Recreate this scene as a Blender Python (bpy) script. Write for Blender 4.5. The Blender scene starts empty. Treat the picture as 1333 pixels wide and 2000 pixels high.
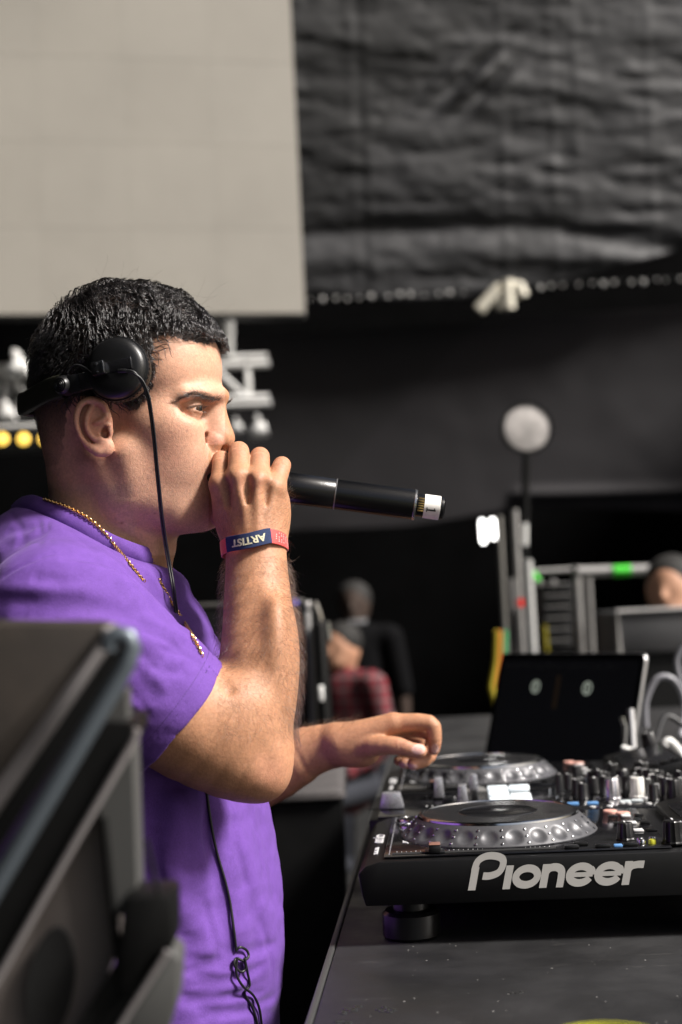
import bpy, bmesh, math, random
import numpy as np
from mathutils import Vector, Matrix
random.seed(7); np.random.seed(7)
R_ = math.radians
SC = bpy.context.scene
import time; T0_ = time.time()
def tick(s): print('TICK', s, round(time.time()-T0_, 1))
COL = SC.collection
# ---------------------------------------------------------------- camera
FPX, CX, CY = 2777.8, 666.5, 1000.0
CAMZ = 1.40
PITCH, ROLL = R_(3.8), R_(2.8)
_f = np.array([0, math.cos(PITCH), math.sin(PITCH)])
_r0 = np.array([1.0, 0, 0]); _u0 = np.cross(_r0, _f)
CR = math.cos(ROLL)*_r0 - math.sin(ROLL)*_u0
CU = math.cos(ROLL)*_u0 + math.sin(ROLL)*_r0
CF = _f
CPOS = np.array([0, 0, CAMZ])
cam = bpy.data.cameras.new('camera'); camo = bpy.data.objects.new('camera', cam); COL.objects.link(camo)
cam.sensor_fit = 'VERTICAL'; cam.sensor_height = 36; cam.lens = 50
cam.clip_start = 0.05; cam.clip_end = 3000
M = Matrix.Identity(4)
for i in range(3):
    M[i][0] = CR[i]; M[i][1] = CU[i]; M[i][2] = -CF[i]; M[i][3] = CPOS[i]
camo.matrix_world = M
cam.dof.use_dof = True; cam.dof.focus_distance = 1.350; cam.dof.aperture_fstop = 4.0; cam.dof.aperture_blades = 0
SC.camera = camo
# ---------------------------------------------------------------- sky and sun
SUN_AZ = R_(-20)      # measured from +X towards +Y (negative: towards the camera's side)
SUN_EL = R_(45)
w = bpy.data.worlds.new('World'); SC.world = w; w.use_nodes = True
nt = w.node_tree; bg = nt.nodes['Background']
sky = nt.nodes.new('ShaderNodeTexSky'); sky.sky_type = 'NISHITA'; sky.sun_disc = False
sky.sun_elevation = SUN_EL; sky.sun_rotation = math.pi/2 - SUN_AZ
sky.dust_density = 6.0; sky.air_density = 1.0; sky.ozone_density = 0.6
nt.links.new(sky.outputs[0], bg.inputs[0]); bg.inputs[1].default_value = 0.05
sl = bpy.data.lights.new('sun', 'SUN'); sl.energy = 3.8; sl.angle = R_(12); sl.color = (1.0, 0.965, 0.92)
so = bpy.data.objects.new('sun', sl); COL.objects.link(so)
_sd = Vector((math.cos(SUN_EL)*math.cos(SUN_AZ), math.cos(SUN_EL)*math.sin(SUN_AZ), math.sin(SUN_EL)))
so.rotation_euler = (-_sd).to_track_quat('-Z', 'Y').to_euler(); so.location = _sd*20
vs = SC.view_settings; vs.view_transform = 'Standard'; vs.look = 'None'; vs.exposure = 1.15; vs.gamma = 1.0; vs.use_curve_mapping = False
SC.cycles.use_denoising = True
SC.cycles.max_bounces = 6; SC.cycles.diffuse_bounces = 3; SC.cycles.glossy_bounces = 3; SC.cycles.transmission_bounces = 4; SC.cycles.transparent_max_bounces = 6
SC.cycles.sample_clamp_indirect = 4.0
# ---------------------------------------------------------------- helpers
def q(px, py, D):
    """pixel + depth (mm) -> camera-frame point in mm (right, up, depth)"""
    return np.array([(px-CX)/FPX*D, (CY-py)/FPX*D, D], dtype=np.float64)
def c2w(A):
    """camera-frame mm -> world metres"""
    A = np.asarray(A, dtype=np.float64)*0.001
    return A[..., 0:1]*CR + A[..., 1:2]*CU + A[..., 2:3]*CF + CPOS
def P(px, py, D):
    return Vector(c2w(q(px, py, D*1000.0)))
def ray_z(px, py, z):
    """pixel -> world point on the horizontal plane at height z"""
    d = c2w(q(px, py, 1000.0)) - CPOS
    t = (z-CAMZ)/d[2]
    return Vector(CPOS + d*t)
def ray_y(px, py, y):
    d = c2w(q(px, py, 1000.0)) - CPOS
    return Vector(CPOS + d*(y/d[1]))
MATS = {}
def mat(name, col=(.5,.5,.5), rough=.5, metal=0.0, var=0.0, vscale=20.0, bump=0.0, bscale=200.0, spec=.5, coat=0.0, emit=None, estr=0.0, rvar=0.0, sheen=0.0):
    if name in MATS: return MATS[name]
    m = bpy.data.materials.new(name); m.use_nodes = True
    n = m.node_tree.nodes; l = m.node_tree.links; b = n['Principled BSDF']
    b.inputs['Base Color'].default_value = (*col, 1); b.inputs['Roughness'].default_value = rough
    b.inputs['Metallic'].default_value = metal; b.inputs['Specular IOR Level'].default_value = spec
    b.inputs['Coat Weight'].default_value = coat
    if sheen: b.inputs['Sheen Weight'].default_value = sheen
    if emit: b.inputs['Emission Color'].default_value = (*emit, 1); b.inputs['Emission Strength'].default_value = estr
    if var or bump or rvar: tc = n.new('ShaderNodeTexCoord')
    if var or rvar:
        t = n.new('ShaderNodeTexNoise'); t.inputs['Scale'].default_value = vscale; t.inputs['Detail'].default_value = 6; t.inputs['Roughness'].default_value = .62
        l.new(tc.outputs['Object'], t.inputs['Vector'])
        if var:
            r = n.new('ShaderNodeMapRange'); r.inputs[1].default_value = .3; r.inputs[2].default_value = .7
            r.inputs[3].default_value = 1-var; r.inputs[4].default_value = 1+var
            l.new(t.outputs[0], r.inputs[0])
            mx = n.new('ShaderNodeMix'); mx.data_type = 'RGBA'; mx.blend_type = 'MULTIPLY'; mx.inputs[0].default_value = 1
            mx.inputs[6].default_value = (*col, 1); l.new(r.outputs[0], mx.inputs[7]); l.new(mx.outputs[2], b.inputs['Base Color'])
        if rvar:
            r2 = n.new('ShaderNodeMapRange'); r2.inputs[1].default_value = .35; r2.inputs[2].default_value = .65
            r2.inputs[3].default_value = max(.02, rough-rvar); r2.inputs[4].default_value = min(1, rough+rvar)
            l.new(t.outputs[0], r2.inputs[0]); l.new(r2.outputs[0], b.inputs['Roughness'])
    if bump:
        t = n.new('ShaderNodeTexNoise'); t.inputs['Scale'].default_value = bscale; t.inputs['Detail'].default_value = 4
        bp = n.new('ShaderNodeBump'); bp.inputs['Strength'].default_value = bump; bp.inputs['Distance'].default_value = .001
        l.new(tc.outputs['Object'], t.inputs['Vector']); l.new(t.outputs[0], bp.inputs['Height']); l.new(bp.outputs[0], b.inputs['Normal'])
    MATS[name] = m
    return m
def tag(o, label=None, cat=None, group=None, kind=None):
    if label: o['label'] = label
    if cat: o['category'] = cat
    if group: o['group'] = group
    if kind: o['kind'] = kind
    return o
def empty(name, loc, label, cat, group=None, rz=0.0):
    o = bpy.data.objects.new(name, None); o.empty_display_size = .05; COL.objects.link(o)
    o.location = loc; o.rotation_euler = (0, 0, rz)
    return tag(o, label, cat, group)
def link(name, me, m, parent=None, smooth=None):
    if m is not None and len(me.materials) == 0: me.materials.append(m)
    o = bpy.data.objects.new(name, me); COL.objects.link(o)
    if parent is not None: o.parent = parent
    if smooth is True: me.shade_smooth()
    elif smooth: 
        me.shade_smooth(); me.set_sharp_from_angle(angle=R_(smooth))
    return o
def world_child(o, parent):
    """o's mesh is in world coordinates; keep it there under the parent"""
    o.parent = parent
    loc = parent.location; rz = parent.rotation_euler[2]
    o.matrix_parent_inverse = (Matrix.Translation(loc) @ Matrix.Rotation(rz, 4, 'Z')).inverted()
    return o
class MB:
    """collects simple shapes in one bmesh"""
    def __init__(s): s.bm = bmesh.new()
    def box(s, x0, x1, y0, y1, z0, z1, bev=0.0, seg=2, M=None):
        b = bmesh.new()
        v = [b.verts.new((x, y, z)) for x in (x0, x1) for y in (y0, y1) for z in (z0, z1)]
        for f in ((0,1,3,2),(4,6,7,5),(0,4,5,1),(2,3,7,6),(0,2,6,4),(1,5,7,3)): b.faces.new([v[i] for i in f])
        if bev > 0: bmesh.ops.bevel(b, geom=b.edges[:], offset=bev, segments=seg, profile=.5, affect='EDGES')
        return s._merge(b, M)
    def _merge(s, b, M=None):
        if M is not None: bmesh.ops.transform(b, matrix=M, verts=b.verts[:])
        me = bpy.data.meshes.new('t'); b.to_mesh(me); b.free(); s.bm.from_mesh(me); bpy.data.meshes.remove(me)
        return s
    def lathe(s, prof, n=32, M=None, flute=None):
        """prof: (r, z) list, axis Z"""
        b = bmesh.new(); rings = []
        for r, z in prof:
            if r < 1e-6: rings.append([b.verts.new((0, 0, z))])
            else:
                rr = []
                for k in range(n):
                    a = 2*math.pi*k/n; q_ = r
                    if flute: q_ = r*(1+flute*(1 if k % 2 else -1))
                    rr.append(b.verts.new((q_*math.cos(a), q_*math.sin(a), z)))
                rings.append(rr)
        for A, B in zip(rings[:-1], rings[1:]):
            for k in range(n):
                k2 = (k+1) % n
                if len(A) == 1 and len(B) == 1: continue
                if len(A) == 1: b.faces.new((A[0], B[k], B[k2]))
                elif len(B) == 1: b.faces.new((A[k], A[k2], B[0]))
                else: b.faces.new((A[k], A[k2], B[k2], B[k]))
        bmesh.ops.recalc_face_normals(b, faces=b.faces[:])
        return s._merge(b, M)
    def tube(s, pts, r, n=10, cap=True, closed=False, M=None):
        b = bmesh.new(); pts = [Vector(p) for p in pts]; N = len(pts)
        rs = r if hasattr(r, '__len__') else [r]*N
        rings = []; up = None
        for i, p in enumerate(pts):
            if closed: t = (pts[(i+1) % N]-pts[i-1])
            else: t = (pts[min(i+1, N-1)]-pts[max(i-1, 0)])
            t.normalize()
            if up is None:
                up = Vector((0,0,1)) if abs(t.z) < .9 else Vector((1,0,0))
            u = up - t*up.dot(t)
            if u.length < 1e-5: u = t.orthogonal()
            u.normalize(); up = u; v = t.cross(u)
            rings.append([b.verts.new(p + (u*math.cos(2*math.pi*k/n) + v*math.sin(2*math.pi*k/n))*rs[i]) for k in range(n)])
        for i in range(N if closed else N-1):
            A, B = rings[i], rings[(i+1) % N]
            for k in range(n): b.faces.new((A[k], A[(k+1) % n], B[(k+1) % n], B[k]))
        if cap and not closed: b.faces.new(rings[0][::-1]); b.faces.new(rings[-1])
        bmesh.ops.recalc_face_normals(b, faces=b.faces[:])
        return s._merge(b, M)
    def prism(s, poly, z0, z1, bev=0.0, M=None):
        b = bmesh.new()
        A = [b.verts.new((x, y, z0)) for x, y in poly]; B = [b.verts.new((x, y, z1)) for x, y in poly]
        b.faces.new(A[::-1]); b.faces.new(B); n = len(poly)
        for k in range(n): b.faces.new((A[k], A[(k+1) % n], B[(k+1) % n], B[k]))
        bmesh.ops.recalc_face_normals(b, faces=b.faces[:])
        if bev > 0: bmesh.ops.bevel(b, geom=b.edges[:], offset=bev, segments=2, profile=.5, affect='EDGES')
        return s._merge(b, M)
    def build(s, name, m, parent=None, smooth=35):
        me = bpy.data.meshes.new(name); s.bm.to_mesh(me); s.bm.free()
        return link(name, me, m, parent, smooth)
    def mesh(s, name, m, smooth=35):
        me = bpy.data.meshes.new(name); s.bm.to_mesh(me); s.bm.free(); me.materials.append(m)
        if smooth: me.shade_smooth(); me.set_sharp_from_angle(angle=R_(smooth))
        return me
def T(x, y, z): return Matrix.Translation((x, y, z))
def catmull(pts, n=8, closed=False):
    pts = [np.asarray(p, float) for p in pts]; N = len(pts); out = []
    segs = N if closed else N-1
    for i in range(segs):
        if closed: p0, p1, p2, p3 = pts[i-1], pts[i], pts[(i+1) % N], pts[(i+2) % N]
        else: p0, p1, p2, p3 = pts[max(i-1,0)], pts[i], pts[i+1], pts[min(i+2,N-1)]
        for k in range(n):
            t = k/n
            out.append(.5*((2*p1)+(-p0+p2)*t+(2*p0-5*p1+4*p2-p3)*t*t+(-p0+3*p1-3*p2+p3)*t**3))
    if not closed: out.append(pts[-1])
    return out
def text_mesh(name, s, size, m, M, parent, extrude=.0003, shear=0.0, font_scale=(1,1), bold=0.0):
    cu = bpy.data.curves.new(name, 'FONT'); cu.body = s; cu.size = size; cu.extrude = extrude; cu.shear = shear; cu.offset = bold
    cu.align_x = 'CENTER'; cu.align_y = 'CENTER'; cu.resolution_u = 3
    to = bpy.data.objects.new('tmp', cu); COL.objects.link(to)
    dg = bpy.context.evaluated_depsgraph_get(); dg.update()
    me = bpy.data.meshes.new_from_object(to.evaluated_get(dg)); bpy.data.objects.remove(to); bpy.data.curves.remove(cu)
    me.transform(M @ Matrix.Diagonal((font_scale[0], font_scale[1], 1, 1)))
    me.name = name; me.materials.clear()
    return link(name, me, m, parent)
# ---------------------------------------------------------------- implicit modelling (camera-frame mm)
def smin(a, b, k):
    if k <= 0: return np.minimum(a, b)
    h = np.maximum(k-np.abs(a-b), 0)/k
    return np.minimum(a, b) - h*h*k*.25
def smax(a, b, k): return -smin(-a, -b, k)
class It:
    __slots__ = ('op', 'k', 'f', 'lo', 'hi', 'sub')
    def __init__(s, op, k, f, lo, hi, sub=None):
        s.op, s.k, s.f, s.sub = op, k, f, sub
        s.lo, s.hi = np.asarray(lo, float), np.asarray(hi, float)
def _v(a): return np.asarray(a, np.float32)
def ell(c, r, ax=None, op='u', k=8.0):
    """ellipsoid: centre, radii, axes = rows of a 3x3 (default camera frame)"""
    c = np.asarray(c, float); r = np.asarray(r, float); ax = np.eye(3) if ax is None else np.asarray(ax, float)
    c32, r32, a32 = _v(c), _v(r), _v(ax)
    def f(p):
        l = (p-c32) @ a32.T
        u = l/r32; k0 = np.sqrt(np.einsum('ij,ij->i', u, u))+1e-9; v = u/r32; k1 = np.sqrt(np.einsum('ij,ij->i', v, v))+1e-9
        return k0*(k0-1)/k1
    ext = np.sqrt(((ax*r[:, None])**2).sum(0))
    mg = 1.6*k+5; return It(op, k, f, c-ext-mg, c+ext+mg)
def tube(pts, rad, op='u', k=6.0, sm=0, flat=None, closed=False):
    """chain of round cones; sm = spline subdivisions; flat = (normal, ratio) squashes the section along a normal"""
    pts = [np.asarray(p, float) for p in pts]
    rad = list(rad) if hasattr(rad, '__len__') else [rad]*len(pts)
    if sm:
        a = catmull([np.append(p, r) for p, r in zip(pts, rad)], sm, closed); pts = [x[:3] for x in a]; rad = [max(.2, x[3]) for x in a]
    if closed: pts.append(pts[0]); rad.append(rad[0])
    A = [_v(p) for p in pts]; Rr = np.asarray(rad, np.float32)
    fn = None
    if flat is not None: fn = _v(flat[0])/np.linalg.norm(flat[0]); fs = flat[1]
    mgs = (45 if k >= 10 else 1.6*k+10)
    SB = [(np.minimum(A[i], A[i+1])-max(Rr[i], Rr[i+1])*(max(1, flat[1]) if flat else 1)-mgs, np.maximum(A[i], A[i+1])+max(Rr[i], Rr[i+1])*(max(1, flat[1]) if flat else 1)+mgs) for i in range(len(A)-1)]
    def f(p, lo=None, hi=None):
        d = None; c = p[len(p)//2]; pc = p-c; p2 = pc[:, 0]*pc[:, 0]+pc[:, 1]*pc[:, 1]+pc[:, 2]*pc[:, 2]
        for i in range(len(A)-1):
            if lo is not None:
                s0, s1 = SB[i]
                if s0[0] > hi[0] or s0[1] > hi[1] or s0[2] > hi[2] or s1[0] < lo[0] or s1[1] < lo[1] or s1[2] < lo[2]: continue
            ba = A[i+1]-A[i]; L = float(ba @ ba)+1e-9; a = A[i]-c
            dot = pc @ ba-float(a @ ba); t = np.clip(dot*(1/L), 0, 1)
            v2 = p2-2*(pc @ a)+float(a @ a)-t*(2*dot-t*L)
            if fn is not None:
                cc = pc @ fn-float(a @ fn)-t*float(ba @ fn); v2 = v2+cc*cc*(1/(fs*fs)-1)
            e = np.sqrt(np.maximum(v2, 0))-(Rr[i]+(Rr[i+1]-Rr[i])*t)
            if fn is not None: e = e*min(1, fs)
            d = e if d is None else np.minimum(d, e)
        return np.full(len(p), 500.0, np.float32) if d is None else d
    f.seg = True
    B = np.array(pts); m = max(rad)*(max(1, flat[1]) if flat else 1)+1.6*k+5
    return It(op, k, f, B.min(0)-m, B.max(0)+m)
def half(c, n, op='i', k=1.0):
    """keep the side opposite to n"""
    c32 = _v(c); n32 = _v(n)/np.linalg.norm(n)
    return It(op, k, lambda p: (p-c32) @ n32, np.full(3, -1e9), np.full(3, 1e9))
def dent(pts, w, amp, sm=6):
    """soft groove (amp > 0) or ridge (amp < 0) along a curve"""
    pts = [np.asarray(p, float) for p in pts]
    if len(pts) == 1: pts = [pts[0], pts[0]+1e-3]
    if sm and len(pts) > 2: pts = catmull(pts, sm)
    A = [_v(p) for p in pts]; n = len(A)-1
    ws = w if hasattr(w, '__len__') else [w, w]
    def f(p):
        best = None; bt = None
        for i in range(n):
            ba = A[i+1]-A[i]; L = float(ba @ ba)+1e-9; pa = p-A[i]
            t = np.clip((pa @ ba)/L, 0, 1); v = pa-t[:, None]*ba; e = np.einsum('ij,ij->i', v, v); tt = (i+t)/n
            if best is None: best, bt = e, tt
            else:
                c_ = e < best; best = np.where(c_, e, best); bt = np.where(c_, tt, bt)
        ww = ws[0]+(ws[1]-ws[0])*bt
        fade = np.clip(np.minimum(bt, 1-bt)*5+.15, 0, 1) if n > 1 else 1.0
        return amp*np.maximum(np.exp(-best/(ww*ww))-.00116, 0)*fade
    B = np.array(pts); m = max(ws)*2.6
    return It('d', 0, f, B.min(0)-m, B.max(0)+m)
def disp(f, lo, hi): return It('d', 0, f, lo, hi)
def branch(items, k): return It('b', k, None, np.min([i.lo for i in items], 0)-k, np.max([i.hi for i in items], 0)+k, items)
def grp(items, op='u', k=1.0):
    u = [i for i in items if i.op in 'ubg' or i.op == 'u']
    return It('g'+op, k, None, np.min([i.lo for i in u], 0)-k, np.max([i.hi for i in u], 0)+k, items)
def ev(items, p, lo, hi):
    d = np.full(len(p), 500.0, np.float32)
    F = lambda i: i.f(p, lo, hi) if hasattr(i.f, 'seg') else i.f(p)
    for it in items:
        if (it.lo > hi).any() or (it.hi < lo).any():
            if it.op != 'i': continue
        o = it.op
        if o == 'u': d = smin(d, F(it), it.k)
        elif o == 's': d = smax(d, -F(it), it.k)
        elif o == 'i': d = smax(d, it.f(p), it.k)
        elif o == 'd':
            near = np.abs(d) < 25
            if near.any(): d[near] += it.f(p[near])
        elif o == 'b':
            base = d.copy()
            for s_ in it.sub:
                e = ev(s_.sub, p, lo, hi) if s_.op[0] == 'g' else F(s_)
                d = np.minimum(d, smin(base, e, it.k))
        elif o == 'gu': d = smin(d, ev(it.sub, p, lo, hi), it.k)
        elif o == 'gs': d = smax(d, -ev(it.sub, p, lo, hi), it.k)
    return d
def sdf_mesh(items, lo, hi, vox, keep=None, B=14):
    """sparse surface nets -> (verts camera-frame mm, quads)"""
    lo = np.asarray(lo, float); hi = np.asarray(hi, float)
    nb = np.ceil((hi-lo)/(vox*B)).astype(int)
    NX = (nb*B+2).astype(np.int64)
    s1 = np.arange(B+1); g = np.stack(np.meshgrid(s1, s1, s1, indexing='ij'), -1).reshape(-1, 3)
    cs = np.linspace(0, B, 5); gc = np.stack(np.meshgrid(cs, cs, cs, indexing='ij'), -1).reshape(-1, 3)
    KV, VV, QQ = [], [], []
    offs = [(dx, dy, dz) for dx in (0,1) for dy in (0,1) for dz in (0,1)]
    edges = [(a, b) for a in range(8) for b in range(a+1, 8) if sum(abs(offs[a][i]-offs[b][i]) for i in range(3)) == 1]
    for bx in range(nb[0]):
        for by in range(nb[1]):
            for bz in range(nb[2]):
                base = np.array([bx, by, bz])*B
                o = lo+base*vox; e = o+B*vox
                act = [i for i in items if not ((i.lo > e).any() or (i.hi < o).any()) or i.op == 'i']
                if not any(i.op[0] in 'ubg' for i in act): continue
                if keep is not None and not keep(o, e): continue
                c_ = ev(act, (o+gc*vox).astype(np.float32), o, e)
                if (c_ > 0).all() or (c_ < 0).all():
                    if np.abs(c_).min() > 1.3*vox*B/4: continue
                v = ev(act, (o+g*vox).astype(np.float32), o, e).reshape(B+1, B+1, B+1)
                sg = v < 0
                if sg.all() or not sg.any(): continue
                cnr = [v[a:a+B, b:b+B, c:c+B] for a, b, c in offs]
                sc_ = np.zeros((B, B, B), np.int8)
                for cc in cnr: sc_ += (cc < 0)
                ac = (sc_ > 0) & (sc_ < 8)
                idx = np.argwhere(ac)
                if len(idx):
                    cv = np.stack([cc[ac] for cc in cnr], 1)
                    acc = np.zeros((len(idx), 3)); cnt = np.zeros(len(idx))
                    for a, b in edges:
                        va, vb = cv[:, a], cv[:, b]; m = (va < 0) != (vb < 0)
                        t = np.where(m, va/np.where(m, va-vb, 1), 0)
                        oa = np.array(offs[a]); ob = np.array(offs[b])
                        acc += np.where(m[:, None], oa+(ob-oa)*t[:, None], 0); cnt += m
                    pos = acc/cnt[:, None]+idx+base
                    KV.append(((idx[:, 0]+base[0]+1)*NX[1]+(idx[:, 1]+base[1]+1))*NX[2]+idx[:, 2]+base[2]+1)
                    VV.append(lo+pos*vox)
                for ax in range(3):
                    a0 = [slice(0, B)]*3; a1 = [slice(0, B)]*3; a1[ax] = slice(1, B+1)
                    s0 = sg[tuple(a0)]; s2 = sg[tuple(a1)]
                    ii = np.argwhere(s0 != s2)
                    if not len(ii): continue
                    fl = s0[ii[:, 0], ii[:, 1], ii[:, 2]]
                    b_, c2 = (ax+1) % 3, (ax+2) % 3
                    gi = ii+base+1
                    def key(db, dc):
                        h = gi.copy(); h[:, b_] -= db; h[:, c2] -= dc
                        return (h[:, 0]*NX[1]+h[:, 1])*NX[2]+h[:, 2]
                    Q = np.stack([key(1,1), key(0,1), key(0,0), key(1,0)], 1)
                    Q[~fl] = Q[~fl][:, ::-1]
                    QQ.append(Q)
    K = np.concatenate(KV); V = np.concatenate(VV); Q = np.concatenate(QQ)
    od = np.argsort(K); K = K[od]; V = V[od]
    ix = np.searchsorted(K, Q); ix = np.clip(ix, 0, len(K)-1)
    ok = (K[ix] == Q).all(1)
    return V, ix[ok]
def relax(V, Q, it=1, lam=.5):
    n = len(V); V = V.copy()
    e = np.concatenate([Q[:, [0,1]], Q[:, [1,2]], Q[:, [2,3]], Q[:, [3,0]]])
    for _ in range(it):
        s_ = np.zeros_like(V); c_ = np.zeros(n)
        for a, b in ((0,1),(1,0)):
            for j in range(3): s_[:, j] += np.bincount(e[:, a], V[e[:, b], j], n)
            c_ += np.bincount(e[:, a], minlength=n)
        V += lam*(s_/np.maximum(c_, 1)[:, None]-V)
    return V
def np_mesh(name, V, Q):
    """numpy verts (world metres) + quads -> mesh"""
    me = bpy.data.meshes.new(name)
    me.vertices.add(len(V)); me.vertices.foreach_set('co', np.ascontiguousarray(V, np.float32).ravel())
    me.loops.add(Q.size); me.loops.foreach_set('vertex_index', Q.astype(np.int32).ravel())
    me.polygons.add(len(Q)); me.polygons.foreach_set('loop_start', np.arange(0, Q.size, Q.shape[1], dtype=np.int32))
    try: me.polygons.foreach_set('loop_total', np.full(len(Q), Q.shape[1], np.int32))
    except Exception: pass
    me.update(calc_edges=True); me.validate(); me.shade_smooth()
    return me
def vnormals(V, Q):
    fn = np.cross(V[Q[:, 2]]-V[Q[:, 0]], V[Q[:, 3]]-V[Q[:, 1]])
    N = np.zeros_like(V)
    for i in range(4):
        for j in range(3): N[:, j] += np.bincount(Q[:, i], fn[:, j], len(V))
    return N/(np.linalg.norm(N, axis=1, keepdims=True)+1e-12)
def _hash(i, j, k, s):
    h = (i*374761393 + j*668265263 + k*2147483647 + s*1274126177) & 0xffffffff
    h = ((h ^ (h >> 13))*1274126177) & 0xffffffff
    return ((h ^ (h >> 16)) & 0xffff)/65535.0
def vnoise(p, s=0):
    """value noise in [-1, 1]"""
    p = np.asarray(p, np.float64); i = np.floor(p).astype(np.int64); f = p-i; f = f*f*(3-2*f)
    r = 0
    for a in (0,1):
        for b in (0,1):
            for c_ in (0,1):
                wgt = (f[:,0] if a else 1-f[:,0])*(f[:,1] if b else 1-f[:,1])*(f[:,2] if c_ else 1-f[:,2])
                r = r+wgt*_hash(i[:,0]+a, i[:,1]+b, i[:,2]+c_, s)
    return r*2-1
def strands(name, pts, rad, m, parent):
    """pts: (N, K, 3) world metres, rad: (N, K) -> hair curves object"""
    N, K, _ = pts.shape
    hc = bpy.data.hair_curves.new(name); hc.add_curves([K]*N)
    hc.position_data.foreach_set('vector', np.ascontiguousarray(pts, np.float32).ravel())
    at = hc.attributes.get('radius') or hc.attributes.new('radius', 'FLOAT', 'POINT')
    at.data.foreach_set('value', np.ascontiguousarray(rad, np.float32).ravel())
    hc.materials.append(m)
    o = bpy.data.objects.new(name, hc); COL.objects.link(o)
    if parent is not None: o.parent = parent
    return o
# ================================================================ the stage
BLACKW = mat('black_drape', (.0018, .0018, .002), .95, var=.4, vscale=3, spec=.05)
def struct(name, mb, m, smooth=None):
    o = mb.build(name, m, None, smooth) if isinstance(mb, MB) else link(name, mb, m, None, smooth); o['kind'] = 'structure'; return o
struct('stage_floor', MB().box(-14, 16, -8, 16, -.2, 0), mat('stage_floor_black', (.018, .018, .018), .7, var=.3, vscale=4, bump=.2, bscale=80))
struct('ground', MB().box(-400, 400, -400, 400, -1.3, -1.2), mat('festival_ground', (.10, .11, .06), .95, var=.3, vscale=.3))
struct('stage_roof', MB().box(-9, 2.2, -5.5, 16, 9.5, 9.8), mat('roof_skin', (.012, .012, .013), .9))
tag(MB().box(-4.4, -4.2, -5.5, 16, 0, 9.5).build('black_backdrop', BLACKW), 'tall black cloth masking behind the man, set close to block sky light', 'backdrop')  # unseen stage backdrop, moved close in to cut sky fill
tag(MB().box(-9, 12, 13.6, 13.8, 0, 9.5).build('black_masking', BLACKW), 'unlit black masking cloth far behind all the equipment', 'backdrop')
tag(MB().box(-4.2, -.35, -2.6, -2.5, 0, 5.0).build('fill_block_drape', BLACKW), 'black drape hung out of view beside the camera position to block fill', 'drape')  # light blocker added out of view to deepen the man's shaded side
tag(MB().box(4.6, 4.8, 4.6, 14, 0, 4.6).build('sun_block_drape', BLACKW), 'black wing drape set out of view to block sun on the far side of the stage', 'drape')  # added out of view to keep the sun off the background
# --- hanging tarpaulin and curtain
def sheet(name, cols, m, fy, sub=1, thick=.01):
    """cols: (px, top py, bottom py) at base distance fy; wrinkled by disp(u, v)"""
    pass
def cloth(name, px0, px1, topf, botf, y0, dispf, m, label, nu=190, nv=190):
    V, Q = [], []
    xs = np.linspace(px0, px1, nu)
    T_ = np.array([np.array(ray_y(x, topf(x), y0)) for x in xs]); B_ = np.array([np.array(ray_y(x, botf(x), y0)) for x in xs])
    v = np.linspace(0, 1, nv)[None, :, None]; G = T_[:, None]*(1-v)+B_[:, None]*v
    px = np.broadcast_to(xs[:, None], (nu, nv)).ravel(); u = G.reshape(-1, 3)
    py = (np.array([topf(x) for x in xs])[:, None]*(1-v[..., 0])+np.array([botf(x) for x in xs])[:, None]*v[..., 0]).ravel()
    u = u.copy(); u[:, 1] += dispf(px, py, u)
    back_ = u.copy(); back_[:, 1] += .02
    i = np.arange(nu*nv).reshape(nu, nv); q4 = np.stack([i[:-1, :-1], i[:-1, 1:], i[1:, 1:], i[1:, :-1]], -1).reshape(-1, 4)
    n0 = nu*nv; V = np.concatenate([u, back_]); rim = np.concatenate([i[:, 0], i[-1, 1:], i[::-1, -1][1:], i[0, ::-1][1:-1]])
    r2 = np.roll(rim, -1); side_ = np.stack([rim, r2, r2+n0, rim+n0], 1)
    Q = np.concatenate([q4, q4[:, ::-1]+n0, side_])
    o = link(name, np_mesh(name, V, Q), m); tag(o, label, 'tarpaulin' if 'tarp' in name else 'curtain'); return o
def tarp_d(px, py, u):
    n = lambda a, b, s: vnoise(np.stack([px*a, py*b, px*0], 1), s)
    d = .024*n(.004, .011, 1)+.011*n(.012, .055, 2)+.0065*n(.03, .11, 3)+.0035*n(.07, .16, 4)
    d += -.03*np.exp(-((py-(505+.00022*(px-800)**2-.05*(px-600)))/26.)**2)+.035*np.exp(-((py-(452+.0002*(px-800)**2-.03*(px-600)))/16.)**2)
    for c in (690, 722, 985, 1082, 1128, 1272): d += -.005*np.exp(-((px-c-.035*(py-300))/4.)**2)
    d += .06*np.exp(-(((px-930-.5*(160-py))/60.)**2+((py-170)/50.)**2))*np.sin((px+py)*.09)
    return d
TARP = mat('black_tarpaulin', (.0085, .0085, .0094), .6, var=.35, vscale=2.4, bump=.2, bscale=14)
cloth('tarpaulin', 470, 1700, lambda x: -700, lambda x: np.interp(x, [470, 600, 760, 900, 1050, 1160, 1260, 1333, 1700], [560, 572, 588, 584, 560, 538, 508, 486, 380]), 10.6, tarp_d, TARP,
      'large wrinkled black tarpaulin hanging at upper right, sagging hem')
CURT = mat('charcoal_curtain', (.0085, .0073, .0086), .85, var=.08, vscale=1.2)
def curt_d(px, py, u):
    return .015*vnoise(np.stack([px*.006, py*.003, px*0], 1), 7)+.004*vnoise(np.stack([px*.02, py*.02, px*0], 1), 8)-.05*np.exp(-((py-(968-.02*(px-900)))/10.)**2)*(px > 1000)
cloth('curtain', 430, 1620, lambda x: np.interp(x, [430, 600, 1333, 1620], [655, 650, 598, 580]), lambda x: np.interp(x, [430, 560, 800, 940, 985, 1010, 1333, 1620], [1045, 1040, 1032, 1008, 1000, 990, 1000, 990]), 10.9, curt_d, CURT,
      'smooth charcoal curtain hung below the tarpaulin behind the round disc', 100, 60)
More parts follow.
